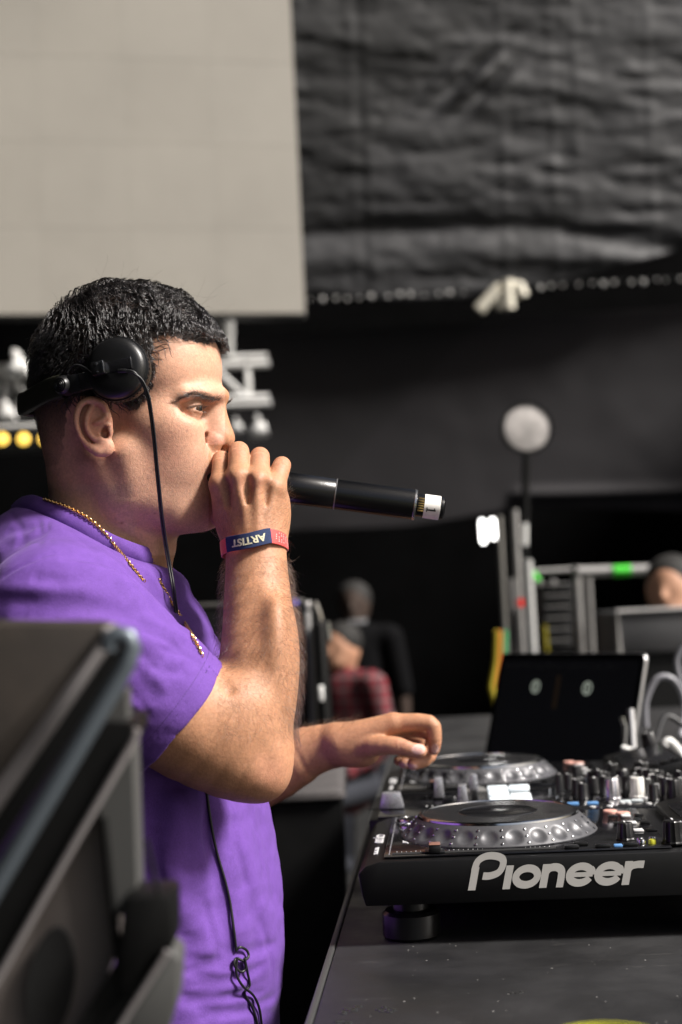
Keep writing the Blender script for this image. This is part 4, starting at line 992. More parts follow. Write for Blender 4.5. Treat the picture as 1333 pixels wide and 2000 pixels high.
def cloth_mat(name, c, thread=2400.0):
    m = bpy.data.materials.new(name); m.use_nodes = True; n = m.node_tree.nodes; l = m.node_tree.links; b = n['Principled BSDF']
    tc = n.new('ShaderNodeTexCoord'); mp = n.new('ShaderNodeMapping'); mp.inputs['Scale'].default_value = (1, 1, 1); l.new(tc.outputs['Object'], mp.inputs[0])
    t = n.new('ShaderNodeTexNoise'); t.inputs['Scale'].default_value = 55; t.inputs['Detail'].default_value = 8; t.inputs['Roughness'].default_value = .7; l.new(mp.outputs[0], t.inputs['Vector'])
    mp2 = n.new('ShaderNodeMapping'); mp2.inputs['Scale'].default_value = (1, 1, .22); l.new(tc.outputs['Object'], mp2.inputs[0])
    t2 = n.new('ShaderNodeTexNoise'); t2.inputs['Scale'].default_value = thread; t2.inputs['Detail'].default_value = 2; l.new(mp2.outputs[0], t2.inputs['Vector'])
    r = n.new('ShaderNodeMapRange'); r.inputs[1].default_value = .25; r.inputs[2].default_value = .75; r.inputs[3].default_value = .80; r.inputs[4].default_value = 1.18; l.new(t2.outputs[0], r.inputs[0])
    r2 = n.new('ShaderNodeMapRange'); r2.inputs[1].default_value = .3; r2.inputs[2].default_value = .7; r2.inputs[3].default_value = .86; r2.inputs[4].default_value = 1.1; l.new(t.outputs[0], r2.inputs[0])
    mu = n.new('ShaderNodeMath'); mu.operation = 'MULTIPLY'; l.new(r.outputs[0], mu.inputs[0]); l.new(r2.outputs[0], mu.inputs[1])
    mx = n.new('ShaderNodeMix'); mx.data_type = 'RGBA'; mx.blend_type = 'MULTIPLY'; mx.inputs[0].default_value = 1; mx.inputs[6].default_value = (*c, 1)
    l.new(mu.outputs[0], mx.inputs[7]); l.new(mx.outputs[2], b.inputs['Base Color'])
    b.inputs['Roughness'].default_value = .85; b.inputs['Specular IOR Level'].default_value = .25; b.inputs['Sheen Weight'].default_value = .12; b.inputs['Sheen Roughness'].default_value = .4
    b.inputs['Sheen Tint'].default_value = (.75, .6, 1, 1)
    t3 = n.new('ShaderNodeTexNoise'); t3.inputs['Scale'].default_value = 75; t3.inputs['Detail'].default_value = 5; l.new(mp.outputs[0], t3.inputs['Vector'])
    ad = n.new('ShaderNodeMath'); ad.operation = 'MULTIPLY_ADD'; ad.inputs[1].default_value = .3; l.new(t2.outputs[0], ad.inputs[0]); l.new(t3.outputs[0], ad.inputs[2])
    bp = n.new('ShaderNodeBump'); bp.inputs['Strength'].default_value = .55; bp.inputs['Distance'].default_value = .0015; l.new(ad.outputs[0], bp.inputs['Height']); l.new(bp.outputs[0], b.inputs['Normal'])
    return m
PURPLE = cloth_mat('purple_jersey', (.120, .051, .265))
so_ = world_child(link('t_shirt', np_mesh('t_shirt', c2w(V), Q), PURPLE), PER)
# collar: ribbed band swept round the neck
mbv, mbq = [], []; n_ = len(ring); band_lines = []
for i, p in enumerate(ring):
    t = ring[(i+1) % n_]-ring[i-1]; t /= np.linalg.norm(t)
    out = p-rc; out -= nn*(out @ nn); out -= t*(out @ t); out /= np.linalg.norm(out)
    dn = -(nn*.93-out*.36); dn /= np.linalg.norm(dn)
    rib = .35*(1 if (i//1) % 2 else -1)
    sec = [(0.6, -1.9), (-.6, -.7), (-.6, .7), (.6, 1.9), (6, 2.8+rib), (13.0, 2.9+rib), (14.6, 1.6), (17.0, 1.6), (20.5, -1.0), (12, -2.2), (6, -2.2)]
    mbv += [p+dn*a+out*b for a, b in sec]; band_lines.append((p+dn*8+out*.5, p+dn*16+out*.2))
ns = 11
for i in range(n_):
    for k in range(ns):
        a, b = i*ns+k, i*ns+(k+1) % ns; c_, d = ((i+1) % n_)*ns+(k+1) % ns, ((i+1) % n_)*ns+k
        mbq.append((a, b, c_, d))
me = np_mesh('collar', c2w(np.array(mbv)), np.array(mbq)); me.materials.append(PURPLE)
co_ = link('collar', me, None); co_.parent = so_
# hem stitching round the sleeve: two rows of short threads
_e1 = np.cross(SAX, D_); _e1 /= np.linalg.norm(_e1); _e2 = np.cross(SAX, _e1)
th_ = MB(); NA = 150; rr_ = np.linspace(48, 80, 33)
for s_ in (-13.0, -18.5):
    an = 2*math.pi*np.arange(NA)/NA; dr = np.cos(an)[:, None]*_e1+np.sin(an)[:, None]*_e2
    pp = (HC+SAX*s_)[None, None]+dr[:, None]*rr_[None, :, None]; vv = ev(shirt, pp.reshape(-1, 3).astype(np.float32), pp.reshape(-1, 3).min(0), pp.reshape(-1, 3).max(0)).reshape(NA, -1)
    for k in range(NA):
        neg = np.where(vv[k] < 0)[0]
        if not len(neg) or dr[k][2] > .35 or neg[-1] >= len(rr_)-1: continue
        i = neg[-1]; t = vv[k][i]/(vv[k][i]-vv[k][i+1]); r0 = rr_[i]+t*(rr_[1]-rr_[0]); p0 = HC+SAX*s_+dr[k]*(r0+.1)
        z_ = Vector(dr[k]@np.stack([CR, CU, CF])); x_ = Vector(np.cross(SAX, dr[k])@np.stack([CR, CU, CF])); y_ = z_.cross(x_); Mx = Matrix.Identity(4)
        for j in range(3): Mx[j][0], Mx[j][1], Mx[j][2], Mx[j][3] = x_[j], y_[j], z_[j], c2w(p0)[j]
        th_.box(-.0009, .0009, -.00035, .00035, -.0003, .00025, M=Mx)
hs_ = th_.build('hem_stitching', mat('purple_thread', (.055, .02, .14), .8), None); hs_['kind'] = 'stuff'; hs_.parent = so_
# trousers and shoes (below the frame, they carry him)
WD = np.array([-CR[2], -CU[2], -CF[2]])
hip = q(255, 2060, 1435)
tr = [tube([hip, hip+WD*60], [136, 138], 'u', 0, flat=(D_, 1.15))]
for s_ in (-1, 1):
    a = hip+WD*60+np.array([0, 0, 88*s_]); zz = c2w(a)[2]*1000
    tr.append(tube([a, a+WD*(zz*.5)+np.array([12, 0, 0]), a+WD*(zz-70)], [92, 66, 52], 'u', 40))
tlo, thi = _bb(tr)
V, Q = sdf_mesh(tr, tlo, thi, 8.0)
world_child(link('trousers', np_mesh('trousers', c2w(V), Q), mat('black_denim', (.015, .015, .018), .9, var=.3, vscale=40, bump=.3)), PER)
for s_ in (-1, 1):
    a = hip+WD*60+np.array([0, 0, 88*s_]); zz = c2w(a)[2]*1000; b_ = a+WD*(zz-42)
    V, Q = sdf_mesh([tube([b_, b_+np.array([70, 0, 0])+WD*4, b_+np.array([170, 0, 0])+WD*10], [40, 38, 30], 'u', 0)], b_-60, b_+np.array([220, 60, 60]), 6.0)
    world_child(link('shoe', np_mesh('shoe', c2w(V), Q), mat('shoe_black', (.02, .02, .02), .5)), PER)
tick('45_shirt')
# ================================================================ hair
def hair_mat(name, mel=.97, rough=.22, off=R_(3)):
    m = bpy.data.materials.new(name); m.use_nodes = True; n = m.node_tree.nodes; l = m.node_tree.links
    for x in list(n): n.remove(x)
    o = n.new('ShaderNodeOutputMaterial'); b = n.new('ShaderNodeBsdfHairPrincipled'); b.parametrization = 'COLOR'
    b.inputs['Color'].default_value = (*((.010, .009, .009) if mel > .95 else (.03, .02, .014)), 1); b.inputs['Roughness'].default_value = rough; b.inputs['Radial Roughness'].default_value = .35
    b.inputs['Coat'].default_value = .5; b.inputs['Random Roughness'].default_value = .2
    l.new(b.outputs[0], o.inputs[0]); return m
HAIR = hair_mat('black_hair'); FUZZ = hair_mat('body_hair', .9, .4)
crn = [t_ for t_ in head[:4]]
def cran(p): return ev(crn, p.astype(np.float32), p.min(0)-1, p.max(0)+1).astype(np.float64)
def cgrad(p):
    g = np.stack([cran(p+np.eye(3)[i]*1.5)-cran(p-np.eye(3)[i]*1.5) for i in range(3)], 1)
    return g/(np.linalg.norm(g, axis=1, keepdims=True)+1e-9)
rng = np.random.default_rng(5)
ids = np.where(scalp & (np.arange(len(VB)) < len(V1)))[0]
longz = ids[(npy[ids] < 782) | (npx[ids] > 285)]
roots = VB[rng.choice(longz, 3600)]
rl = hloc(roots); rpx, rpy = nearpx(rl)
edge = np.clip((rpy-640)/110., 0, 1)
temple = np.clip((rpx-278)/18., 0, 1)*np.clip((rpy-668)/20., 0, 1)
back = np.clip((150-rpx)/60., 0, 1)
side = np.clip(np.abs(rl[:, 2])/76., 0, 1)
leng = (34-14*edge-9*back+6*vnoise(roots*.05, 21))*(1-.70*temple)
front = np.clip((rpx-330)/60., 0, 1)*np.clip((720-rpy)/40., 0, 1)
hl = np.clip((rpy-628)/28., 0, 1)*np.clip((rpx-290)/20., 0, 1)*(1-temple)
leng = np.clip(leng*(1-.45*hl), 4, 38)
hgt = np.clip(10.5-5.5*edge-3.0*back+3.0*vnoise(roots*.06, 27), 2.5, 13)*(1-.6*temple)
sg = np.sign(rl[:, 2]+1e-6)
ang = R_(1)*((18+55*edge*(1-hl)+62*back)-48*hl) + .55*vnoise(roots*.035, 22)+.25*vnoise(roots*.11, 23)
nrm = cgrad(roots)
fwd = HF[None]-nrm*(nrm @ HF)[:, None]; fwd /= np.linalg.norm(fwd, axis=1, keepdims=True)+1e-9
sid = np.cross(nrm, fwd); dn = np.where(((sid @ HU) < 0)[:, None], sid, -sid)     # tangent that points down
dn = np.where((np.abs(rl[:, 2]) < 26)[:, None], sid*(vnoise(roots*.03, 31)[:, None]*1.2), dn)
flow = fwd*np.cos(ang)[:, None]+dn*np.sin(ang)[:, None]; flow /= np.linalg.norm(flow, axis=1, keepdims=True)+1e-9
perp = np.cross(nrm, flow)
K = 12; ph = 3.0*vnoise(roots*.022, 41)+.3*rng.standard_normal(len(roots)); lam = 19+4*vnoise(roots*.03, 42)
G = np.zeros((len(roots), K, 3)); G[:, 0] = roots
amp = np.clip(leng/8., .3, 3.8)
for k in range(1, K):
    s_ = k/(K-1); L = leng*s_
    p = roots+flow*L[:, None]+perp*(amp*np.sin(2*math.pi*L/lam+ph)-amp*np.sin(ph))[:, None]
    tgt = hgt*(1-(1-s_)**2)*(1-.25*s_**3)+2.2*np.sin(2*math.pi*L/lam+ph+1.6)*np.minimum(s_*3, 1)*np.clip(hgt/8, 0, 1)
    for _ in range(2): p = p+cgrad(p)*(tgt-cran(p))[:, None]
    G[:, k] = p
CH = 10
off = rng.standard_normal((len(roots), CH, 2))*.72
prof = np.concatenate([np.linspace(1.0, .75, 4), np.linspace(.65, .28, K-4)])
lsc = np.clip(rng.uniform(.72, 1.15, (len(roots), CH)), 0, 1)
ui = np.arange(K)[None, None]*lsc[:, :, None]; i0 = np.minimum(np.floor(ui).astype(int), K-2); fr = (ui-i0)[..., None]
ar = np.arange(len(roots))[:, None, None]; GC = G[ar, i0]*(1-fr)+G[ar, i0+1]*fr
prof = prof[None, None, :]*(1-hl[:, None, None])+np.linspace(1.0, 1.15, K)[None, None, :]*hl[:, None, None]
S = GC+(perp[:, None, None]*off[:, :, None, 0:1]+nrm[:, None, None]*off[:, :, None, 1:2]*.5)*prof[..., None]
S = S.reshape(-1, K, 3); S += rng.standard_normal(S.shape)*.10*np.linspace(0, 1, K)[None, :, None]
Rr = np.broadcast_to((.085*np.concatenate([np.ones(K-4), [.85, .65, .4, .12]]))[None], S.shape[:2])*.001*np.repeat(1-.35*hl, CH)[:, None]
world_child(strands('hair', c2w(S), Rr, HAIR, None), PER)
# stray hairs that stand off the outline
sr = roots[rng.choice(len(roots), 160)]; sn = cgrad(sr)
sf = HF[None]*.8+rng.standard_normal(sr.shape)*.6
T_ = np.linspace(0, 1, 9)[None, :, None]
S = sr[:, None]+sn[:, None]*(9*np.sqrt(T_)+7*T_*rng.random((160, 1, 1)))+sf[:, None]*(16*T_**1.5)+rng.standard_normal((160, 1, 3))*3*np.sin(T_*6)
world_child(strands('stray_hair', c2w(S), np.full(S.shape[:2], .00004), HAIR, None), PER)
# cropped hair: nape, sideburn, round the ears
shz = ids[(npy[ids] > 690)]
r2 = VB[rng.choice(shz, 9000)]+rng.standard_normal((9000, 3))*.5; x2, y2 = nearpx(hloc(r2))
ln = np.clip(5.5-4.6*np.clip((y2-770)/100, 0, 1), .8, 6)*np.where(x2 > 280, .8, 1)
n2_ = cgrad(r2); f2 = -HU[None]*.9-HF[None]*.25+rng.standard_normal(r2.shape)*.25; f2 -= n2_*((f2*n2_).sum(1))[:, None]
T_ = np.linspace(0, 1, 4)[None, :, None]
S = r2[:, None]+(n2_*.45)[:, None]*(ln[:, None, None]*T_)+f2[:, None]*(ln[:, None, None]*T_)
world_child(strands('cropped_hair', c2w(S), np.full(S.shape[:2], .000055), HAIR, None), PER)
# beard shadow: very short shaved hairs
sb = np.where(hd & (np.arange(len(VB)) < len(V1)) & (NB[:, 2] < .3) & ((((npx > 290) & (npy > 935) & (npy < 1040)) | ((npx > 375) & (npy > 884) & (npy < 930)) | ((npx > 255) & (npx < 300) & (npy > 900) & (npy < 1030))) & (npx < 440)))[0]
r3 = VB[rng.choice(sb, 4200)]+rng.standard_normal((4200, 3))*.3; d3 = -HU[None]*.8+HF[None]*.3+rng.standard_normal((4200, 3))*.3; d3 += np.array([0, 0, -.5])
S = r3[:, None]+d3[:, None]*(.75*np.linspace(0, 1, 3)[None, :, None])
world_child(strands('stubble', c2w(S), np.full(S.shape[:2], .000035), FUZZ, None), PER)
# eyebrows and lashes
def face_pt(px, py):
    D = surfD(head, px, py, 1250, 1500); return q(px, py, D)
bt, bb = [(340, 785), (356, 773), (374, 764), (392, 763), (412, 769), (429, 777)], [(341, 788), (358, 780), (376, 775), (394, 777), (412, 783), (427, 785)]
roots_, dirs_ = [], []
for i in range(440):
    t = rng.random()**.6; s_ = rng.random(); x = 341+t*86
    yt = np.interp(x, [p[0] for p in bt], [p[1] for p in bt]); yb = np.interp(x, [p[0] for p in bb], [p[1] for p in bb])
    roots_.append((x, yb+(yt-yb)*(.5+.5*(s_*2-1)*(.35+.65*rng.random()))))
    up = np.interp(t, [0, .3, .75, 1], [-.18, .1, .35, .9]); dirs_.append((-1.0 if t < .93 else -.4, up+(.25 if s_ < .4 else -.25)))
RP = np.array([face_pt(*p) for p in roots_]); DR = np.array([[d[0], d[1], 0] for d in dirs_])+rng.standard_normal((440, 3))*.28
hf_ = lambda p: ev(head, p.astype(np.float32), p.min(0)-1, p.max(0)+1).astype(np.float64)
NG = np.stack([hf_(RP+np.eye(3)[i])-hf_(RP-np.eye(3)[i]) for i in range(3)], 1); NG /= np.linalg.norm(NG, axis=1, keepdims=True)+1e-9
DR -= NG*((DR*NG).sum(1))[:, None]
DR /= np.linalg.norm(DR, axis=1, keepdims=True); ln = 5.0+4.5*rng.random(440)
S = RP[:, None]+DR[:, None]*(ln[:, None, None]*T_)+NG[:, None]*(1.1*np.sin(T_*2.2)+.15)
RB = np.array([.00010, .00009, .00007, .00002])
world_child(strands('eyebrow', c2w(S), np.broadcast_to(RB, S.shape[:2]), HAIR, None), PER)
Sm = S.copy(); l_ = (S-HO) @ HAX.T; l_[..., 2] *= -1; Sm = HO+l_ @ HAX
world_child(strands('eyebrow', c2w(Sm), np.broadcast_to(RB, S.shape[:2]), HAIR, None), PER)
for c, sgn in EYES:
    S = []
    for i in range(46):
        th = R_(-66+118*i/45+rng.normal()*1.5); up = 2.0*math.sin(math.pi*(i+4)/54)
        dr = math.cos(th)*HF+math.sin(th)*HL*(-sgn)
        b_ = c+14.2*dr+(up+.2)*HU; L = 5.5+2.5*math.sin(math.pi*i/45)
        S.append([b_+dr*L*t+HU*(-2.0*t+3.4*t*t)+HL*sgn*1.6*t for t in (0, .33, .66, 1)])
    for i in range(24):
        th = R_(-60+100*i/23); dr = math.cos(th)*HF+math.sin(th)*HL*(-sgn); b_ = c+14.0*dr-2.4*HU
        S.append([b_+dr*3*t-HU*1.5*t for t in (0, .33, .66, 1)])
    S = np.array(S)
    world_child(strands('eyelash', c2w(S), np.broadcast_to(np.array([.00010, .00009, .00006, .00002]), S.shape[:2]), HAIR, None), PER)
# arm hair
vi = np.arange(len(V1)); hx, hy = PXv[vi], PYv[vi]; nz = NB[vi, 2]
fore = vi[(VB[vi, 2] < 1420) & (hx > 425) & (hy > 1085) & (hy < 1440) & (nz < .45) & (isarm[vi])]
hand_ = vi[(VB[vi, 2] < 1400) & (hx > 425) & (hx < 560) & (hy > 950) & (hy < 1060) & (nz < -.1) & isarm[vi]]
lfor = vi[(VB[vi, 2] > 1560) & (hx > 560) & (hx < 690) & isarm[vi] & (NB[vi, 1] > .1)]
def fuzz(sel, n, L, drv, wob, rad=.000036, bias=None):
    i = rng.choice(sel, n, p=bias); r = VB[i]; N_ = NB[i]
    d = np.asarray(drv)[None]+rng.standard_normal((n, 3))*wob; d -= N_*((d*N_).sum(1))[:, None]; d /= np.linalg.norm(d, axis=1, keepdims=True)+1e-9
    s2 = np.cross(N_, d); T7 = np.linspace(0, 1, 7)[None, :, None]; l = (L*(.5+.8*rng.random(n)))[:, None, None]
    cu = rng.standard_normal((n, 1, 1))*.5
    return r[:, None]+d[:, None]*(l*T7)+N_[:, None]*(l*.42*np.sin(T7*1.9))+s2[:, None]*(l*cu*T7**2)
bi = np.where(PXv[fore] > 545, 2.2, np.where(PXv[fore] > 470, 1.0, 1.2)); bi = bi/bi.sum()
S = np.concatenate([fuzz(fore, 3600, 13, (.35, -.75, -.1), .5, bias=bi), fuzz(hand_, 420, 11, (.8, .55, 0), .25), fuzz(lfor, 500, 13, (.9, .3, 0), .3)])
world_child(strands('arm_hair', c2w(S), np.broadcast_to(np.array([1, 1, 1, .9, .8, .6, .2])*.000044, S.shape[:2]), FUZZ, None), PER)
# ================================================================ headphones
HPL = 'black headphones worn backwards, ear cup resting above the ear'
BLK = mat('matte_black_plastic', (.006, .006, .0065), .36, var=.25, vscale=300, bump=.15, bscale=1500)
GLS = mat('gloss_black_plastic', (.008, .008, .009), .12, coat=.5)
STEEL = mat('steel', (.55, .55, .56), .28, 1.0, rvar=.1, vscale=60)
LEATH = mat('black_leatherette', (.020, .020, .014), .33, var=.3, vscale=90, bump=.35, bscale=420)
RUB = mat('black_rubber', (.012, .012, .013), .45)
HPH = empty('headphones', Vector(c2w(h(242, 790, -80))), HPL, 'headphones')
def wv(p): return Vector(c2w(p))
def frame(c, zax, xax):
    z = Vector(zax).normalized(); x = Vector(xax); x = (x-z*x.dot(z)).normalized(); y = z.cross(x)
    Mx = Matrix.Identity(4)
    for i in range(3): Mx[i][0], Mx[i][1], Mx[i][2], Mx[i][3] = x[i], y[i], z[i], c[i]
    return Mx
def dirw(v): return Vector(np.asarray(v)@np.stack([CR, CU, CF]))
def cupframe(s): # s=-1 near
    c = h(240, 727, -80); c = c if s < 0 else mir(c)
    tilt = HL*s*1.0+HU*.10+HF*(-.02)
    return frame(wv(c), dirw(tilt), dirw(HF))
for s in (-1, 1):
    Mc = cupframe(s) @ Matrix.Scale(.001, 4)
    cup = MB().lathe([(0, 26), (14, 25.6), (22, 24.6), (26, 23.0), (28.4, 20.4), (29.2, 17.5), (29.2, 16.2), (30.6, 15.8), (31.0, 14.5), (31.0, 10.5), (30.4, 9.6), (28.8, 9.2), (27.5, 6), (0, 6)], 72, Mc).build('ear_cup', BLK, None, 30); world_child(cup, HPH)
    rb = MB()
    for k in range(44):
        a = 2*math.pi*k/44; rb.box(30.7, 31.7, -.9, .9, 10.8, 14.2, M=Mc @ Matrix.Rotation(a, 4, 'Z'))
    world_child(rb.build('rim_ribs', BLK, None), HPH)['kind'] = 'stuff'
    pad = MB().lathe([(27, -1), (29, 1), (29.8, 4), (29, 7.5), (27, 9), (15, 9), (12, 4), (15, -1), (27, -1)], 56, Mc).build('ear_pad', LEATH, None, True); world_child(pad, HPH)
    Mb = cupframe(s) @ Matrix.Rotation(R_(11)*1, 4, 'Z') @ Matrix.Scale(.001, 4)
    if s < 0:
        fl = -1 if (Mb.to_3x3() @ Vector((0, 1, 0))).z < 0 else 1
    world_child(MB().box(-16, 18.5, -5.5, 5.5, 24.0, 27.6, .8, M=Mb).build('arm_bar', GLS, None), HPH)
    world_child(MB().box(-19, -7.5, -6.3, 6.3, 26.0, 34.0, .9, M=Mb).build('hinge_block', BLK, None), HPH)
    for y_ in (-4, 4): world_child(MB().lathe([(0, 35.0), (.6, 34.6), (1.3, 34.6), (1.4, 33.8)], 14, Mb @ T(-13, y_, 0)).build('screw', STEEL, None), HPH)
    world_child(MB().box(-7.4, -6.2, -6.0, 6.0, 26.5, 35.0, .2, M=Mb).build('hinge_plate', STEEL, None), HPH)
    arm_pts = [h(208, 737, -101), h(185, 742, -99), h(160, 747, -97), h(138, 752, -96)]
    arm_pts = arm_pts if s < 0 else [mir(p) for p in arm_pts]
    am = MB()
    for i in range(3):
        a, b = wv(arm_pts[i]), wv(arm_pts[i+1]); am.box(-.001, (b-a).length+.001, -.0075-.0006*i, .0075+.0006*i, -.003+.0001*i, .003-.0001*i, .0012, M=frame(a, dirw(HL*s), b-a))
    world_child(am.build('yoke_arm', BLK, None), HPH)
    pc = h(127, 753, -93); pc = pc if s < 0 else mir(pc)
    Mp = frame(wv(pc), dirw(HL*s+HF*-.25), dirw(HF)) @ Matrix.Scale(.001, 4)
    world_child(MB().lathe([(0, 10.2), (2.0, 10.2), (2.3, 9.6), (2.8, 10.0), (3.6, 10.0), (3.9, 9.2), (4.4, 9.5), (5.2, 9.5), (5.5, 8.6), (6.0, 8.9), (6.9, 8.7), (7.6, 7.0), (9.0, 5.5), (9.6, 2), (9.4, -6), (0, -6)], 40, Mp).build('pivot_knob', BLK, None, 25), HPH)
# headband round the back of the head
hb = [h(124, 754, -88), h(98, 762, -80), h(72, 775, -60), h(52, 786, -32), h(45, 790, 0)]
hb = hb+[mir(p) for p in hb[-2::-1]]
hb = np.array(catmull(hb, 8)); vts, qs = [], []; sec = []
for k in range(20):
    a = 2*math.pi*k/20; cx, sx = math.cos(a), math.sin(a)
    sec.append((11.5*np.sign(cx)*abs(cx)**.45, 4.2*np.sign(sx)*abs(sx)**.6))
for i, p in enumerate(hb):
    t = hb[min(i+1, len(hb)-1)]-hb[max(i-1, 0)]; t /= np.linalg.norm(t)
    up = HU-t*(HU @ t); up /= np.linalg.norm(up); o_ = np.cross(t, up)
    vts += [p+up*a+o_*b for a, b in sec]
for i in range(len(hb)-1):
    for k in range(20): qs.append((i*20+k, i*20+(k+1) % 20, (i+1)*20+(k+1) % 20, (i+1)*20+k))
me = np_mesh('headband', c2w(np.array(vts)), np.array(qs)); world_child(link('headband', me, LEATH), HPH)
def wtube(name, pts, r, m, root, n=8, sm=8):
    P_ = catmull(pts, sm) if sm else pts
    return world_child(MB().tube([wv(p) for p in P_], r*.001, n).build(name, m, None, 60), root)
wtube('seam', [p+np.array([0, 0, -4.4]) for p in hb[:18:3]], .5, RUB, HPH)
wtube('bridge_wire', [h(196, 733, -107), h(180, 728, -104), h(168, 719, -101), h(152, 713, -98), h(140, 717, -96), h(132, 728, -96)], 1.0, RUB, HPH)
wtube('plug_sleeve', [h(232, 724.5, -113), h(240, 724, -113.5), h(247, 724, -113)], 2.0, BLK, HPH, 14)
def chestD(x, y, dd): return q(x, y, surfD(shirt, x, y, 1100, 1600)+dd)
for o_ in (-1.05, 1.05):
    A = [h(246, 724+o_, -113), h(262, 728+o_*1.5, -113), h(277+o_*1.6, 743, -110), h(289+o_*2, 772, -106), h(296+o_*2, 812, -100), h(302+o_*2, 860, -94), h(306+o_*2, 905, -88), h(311+o_*2, 955, -82), h(316+o_*2, 1005, -74),
         q(323+o_*2, 1055, 1358), q(331+o_*2, 1102, 1360), q(339+o_*2, 1150, 1352)]
    dl = surfD(shirt, 344+o_*2, 1192, 1100, 1600)
    A += [q(345+o_*2, 1197, dl-2), q(352+o_*2, 1242, dl+8), q(358+o_*2, 1275, dl+30)]
    wtube('cable', A, 1.05, RUB, HPH, 8)
A = [chestD(x, y, dd) for x, y, dd in ((398, 1500, 2), (404, 1545, -1.5), (413, 1610, -2), (424, 1665, -2), (440, 1720, -2), (450, 1765, -2), (457, 1815, -2.2), (462, 1858, -3))]
wtube('cable', A, 1.3, RUB, HPH, 8)
A = [chestD(x, y, dd) for x, y, dd in ((462, 1856, -3), (470, 1850, -5), (482, 1856, -6), (486, 1868, -6), (476, 1876, -5), (462, 1872, -4), (458, 1884, -4), (470, 1898, -6), (480, 1892, -7), (478, 1872, -7), (484, 1900, -6), (488, 1925, -5), (478, 1940, -4), (492, 1965, -4), (502, 1995, -4), (506, 2040, -3))]
wtube('cable', A, 1.25, RUB, HPH, 8)
A = [chestD(x, y, dd) for x, y, dd in ((464, 1870, -6), (462, 1900, -6), (474, 1925, -6), (496, 1945, -6), (508, 1975, -5), (514, 2030, -4))]
wtube('cable', A, 1.25, RUB, HPH, 8)
# ================================================================ microphone
MIC = empty('microphone', wv(q(567, 953, 1410)), 'black wireless handheld microphone held to the mouth, white taped end', 'microphone')
ma, mb_ = q(420, 933, 1412), q(811, 986, 1410); mdir = (mb_-ma)/np.linalg.norm(mb_-ma); L0 = np.linalg.norm(mb_-ma)
Mm = frame(wv(ma), dirw(mdir), dirw(np.array([0, 0, -1.0]))) @ Matrix.Scale(.001, 4)   # local: z along the body, x towards the camera
MBL = mat('microphone_black', (.0025, .0025, .003), .24, var=.2, vscale=200, bump=.1, bscale=900)
def lz(px): return (q(px, 0, 1410)[0]-ma[0])/mdir[0]
world_child(MB().lathe([(0, -20), (9, -18), (17, -12), (22, -4), (24, 6), (24, 12), (22.5, 16), (20.5, 22)], 48, Mm).build('grille', mat('grille_dark', (.05, .05, .055), .4, .8, bump=1.0, bscale=1200), None, 40), MIC)
world_child(MB().lathe([(20.4, 22.2), (20.4, 24), (19, 30), (17, 50), (15.9, lz(567)), (15.4, lz(655)-1.0), (15.1, lz(655)-.6), (15.1, lz(655)+.2)], 48, Mm).build('handle', MBL, None, 40), MIC)
world_child(MB().lathe([(14.9, lz(655)-.5), (15.5, lz(655)+.2), (15.5, lz(655)+.9), (15.0, lz(655)+1.0)], 48, Mm).build('joint_ring', mat('ring_grey', (.25, .25, .26), .35, .6), None), MIC)
world_child(MB().lathe([(15.2, lz(655)+1.0), (15.2, lz(805)), (15.0, lz(811)-.8), (13.5, lz(811)), (11.6, lz(811)-.4), (11.6, lz(811)-6)], 48, Mm).build('battery_sleeve', MBL, None, 40), MIC)
world_child(MB().lathe([(15.15, lz(808)), (15.5, lz(808)+.3), (15.5, lz(811)+.6), (14.6, lz(811)+.9)], 48, Mm).build('end_ring', STEEL, None), MIC)
world_child(MB().lathe([(11.4, lz(809)), (11.4, lz(862)), (11.0, lz(866)), (9.0, lz(868.5)), (0, lz(869))], 40, Mm).build('antenna_cap', MBL, None, 40), MIC)
for k in range(6):
    world_child(MB().box(11.2, 11.9, -7.5+k*2.4, -6.2+k*2.4, lz(816), lz(827), .1, M=Mm).build('contact', mat('gold_contact', (.75, .50, .18), .3, 1.0), None), MIC)
PAPER = mat('white_tape', (.78, .76, .72), .6, var=.06, vscale=150)
world_child(MB().lathe([(11.5, lz(828)), (11.95, lz(828)+.1), (11.95, lz(859)), (11.5, lz(859)+.1)], 40, Mm).build('tape', PAPER, None, 40), MIC)
INK = mat('black_ink', (.01, .01, .01), .6)
def wrap(me, r, Mx):
    """bend a flat text mesh (mm, x along the axis, y round it) onto a cylinder of radius r"""
    for v in me.vertices:
        a = v.co.y/r; rr = r+v.co.z; v.co = Vector((rr*math.cos(a), rr*math.sin(a), v.co.x))
    me.transform(Mx)
def flat_text(s, size, bold=0.0):
    cu = bpy.data.curves.new('t', 'FONT'); cu.body = s; cu.size = size; cu.extrude = .12; cu.align_x = 'CENTER'; cu.align_y = 'CENTER'; cu.offset = bold; cu.resolution_u = 4
    to = bpy.data.objects.new('t', cu); COL.objects.link(to); dg = bpy.context.evaluated_depsgraph_get(); dg.update()
    me = bpy.data.meshes.new_from_object(to.evaluated_get(dg)); bpy.data.objects.remove(to); bpy.data.curves.remove(cu); me.materials.clear(); return me
upl = (Mm.to_3x3().inverted() @ dirw(HU)); sy = 1 if upl.y > 0 else -1
me = MB().box(-4.6, 4.6, -.75, .75, -.1, .12).box(-4.6, -3.8, -2.4, 2.4, -.1, .12).box(3.0, 3.9, -2.2, 0, -.1, .12, M=Matrix.Rotation(R_(0), 4, 'Z')).mesh('numeral', INK, None)
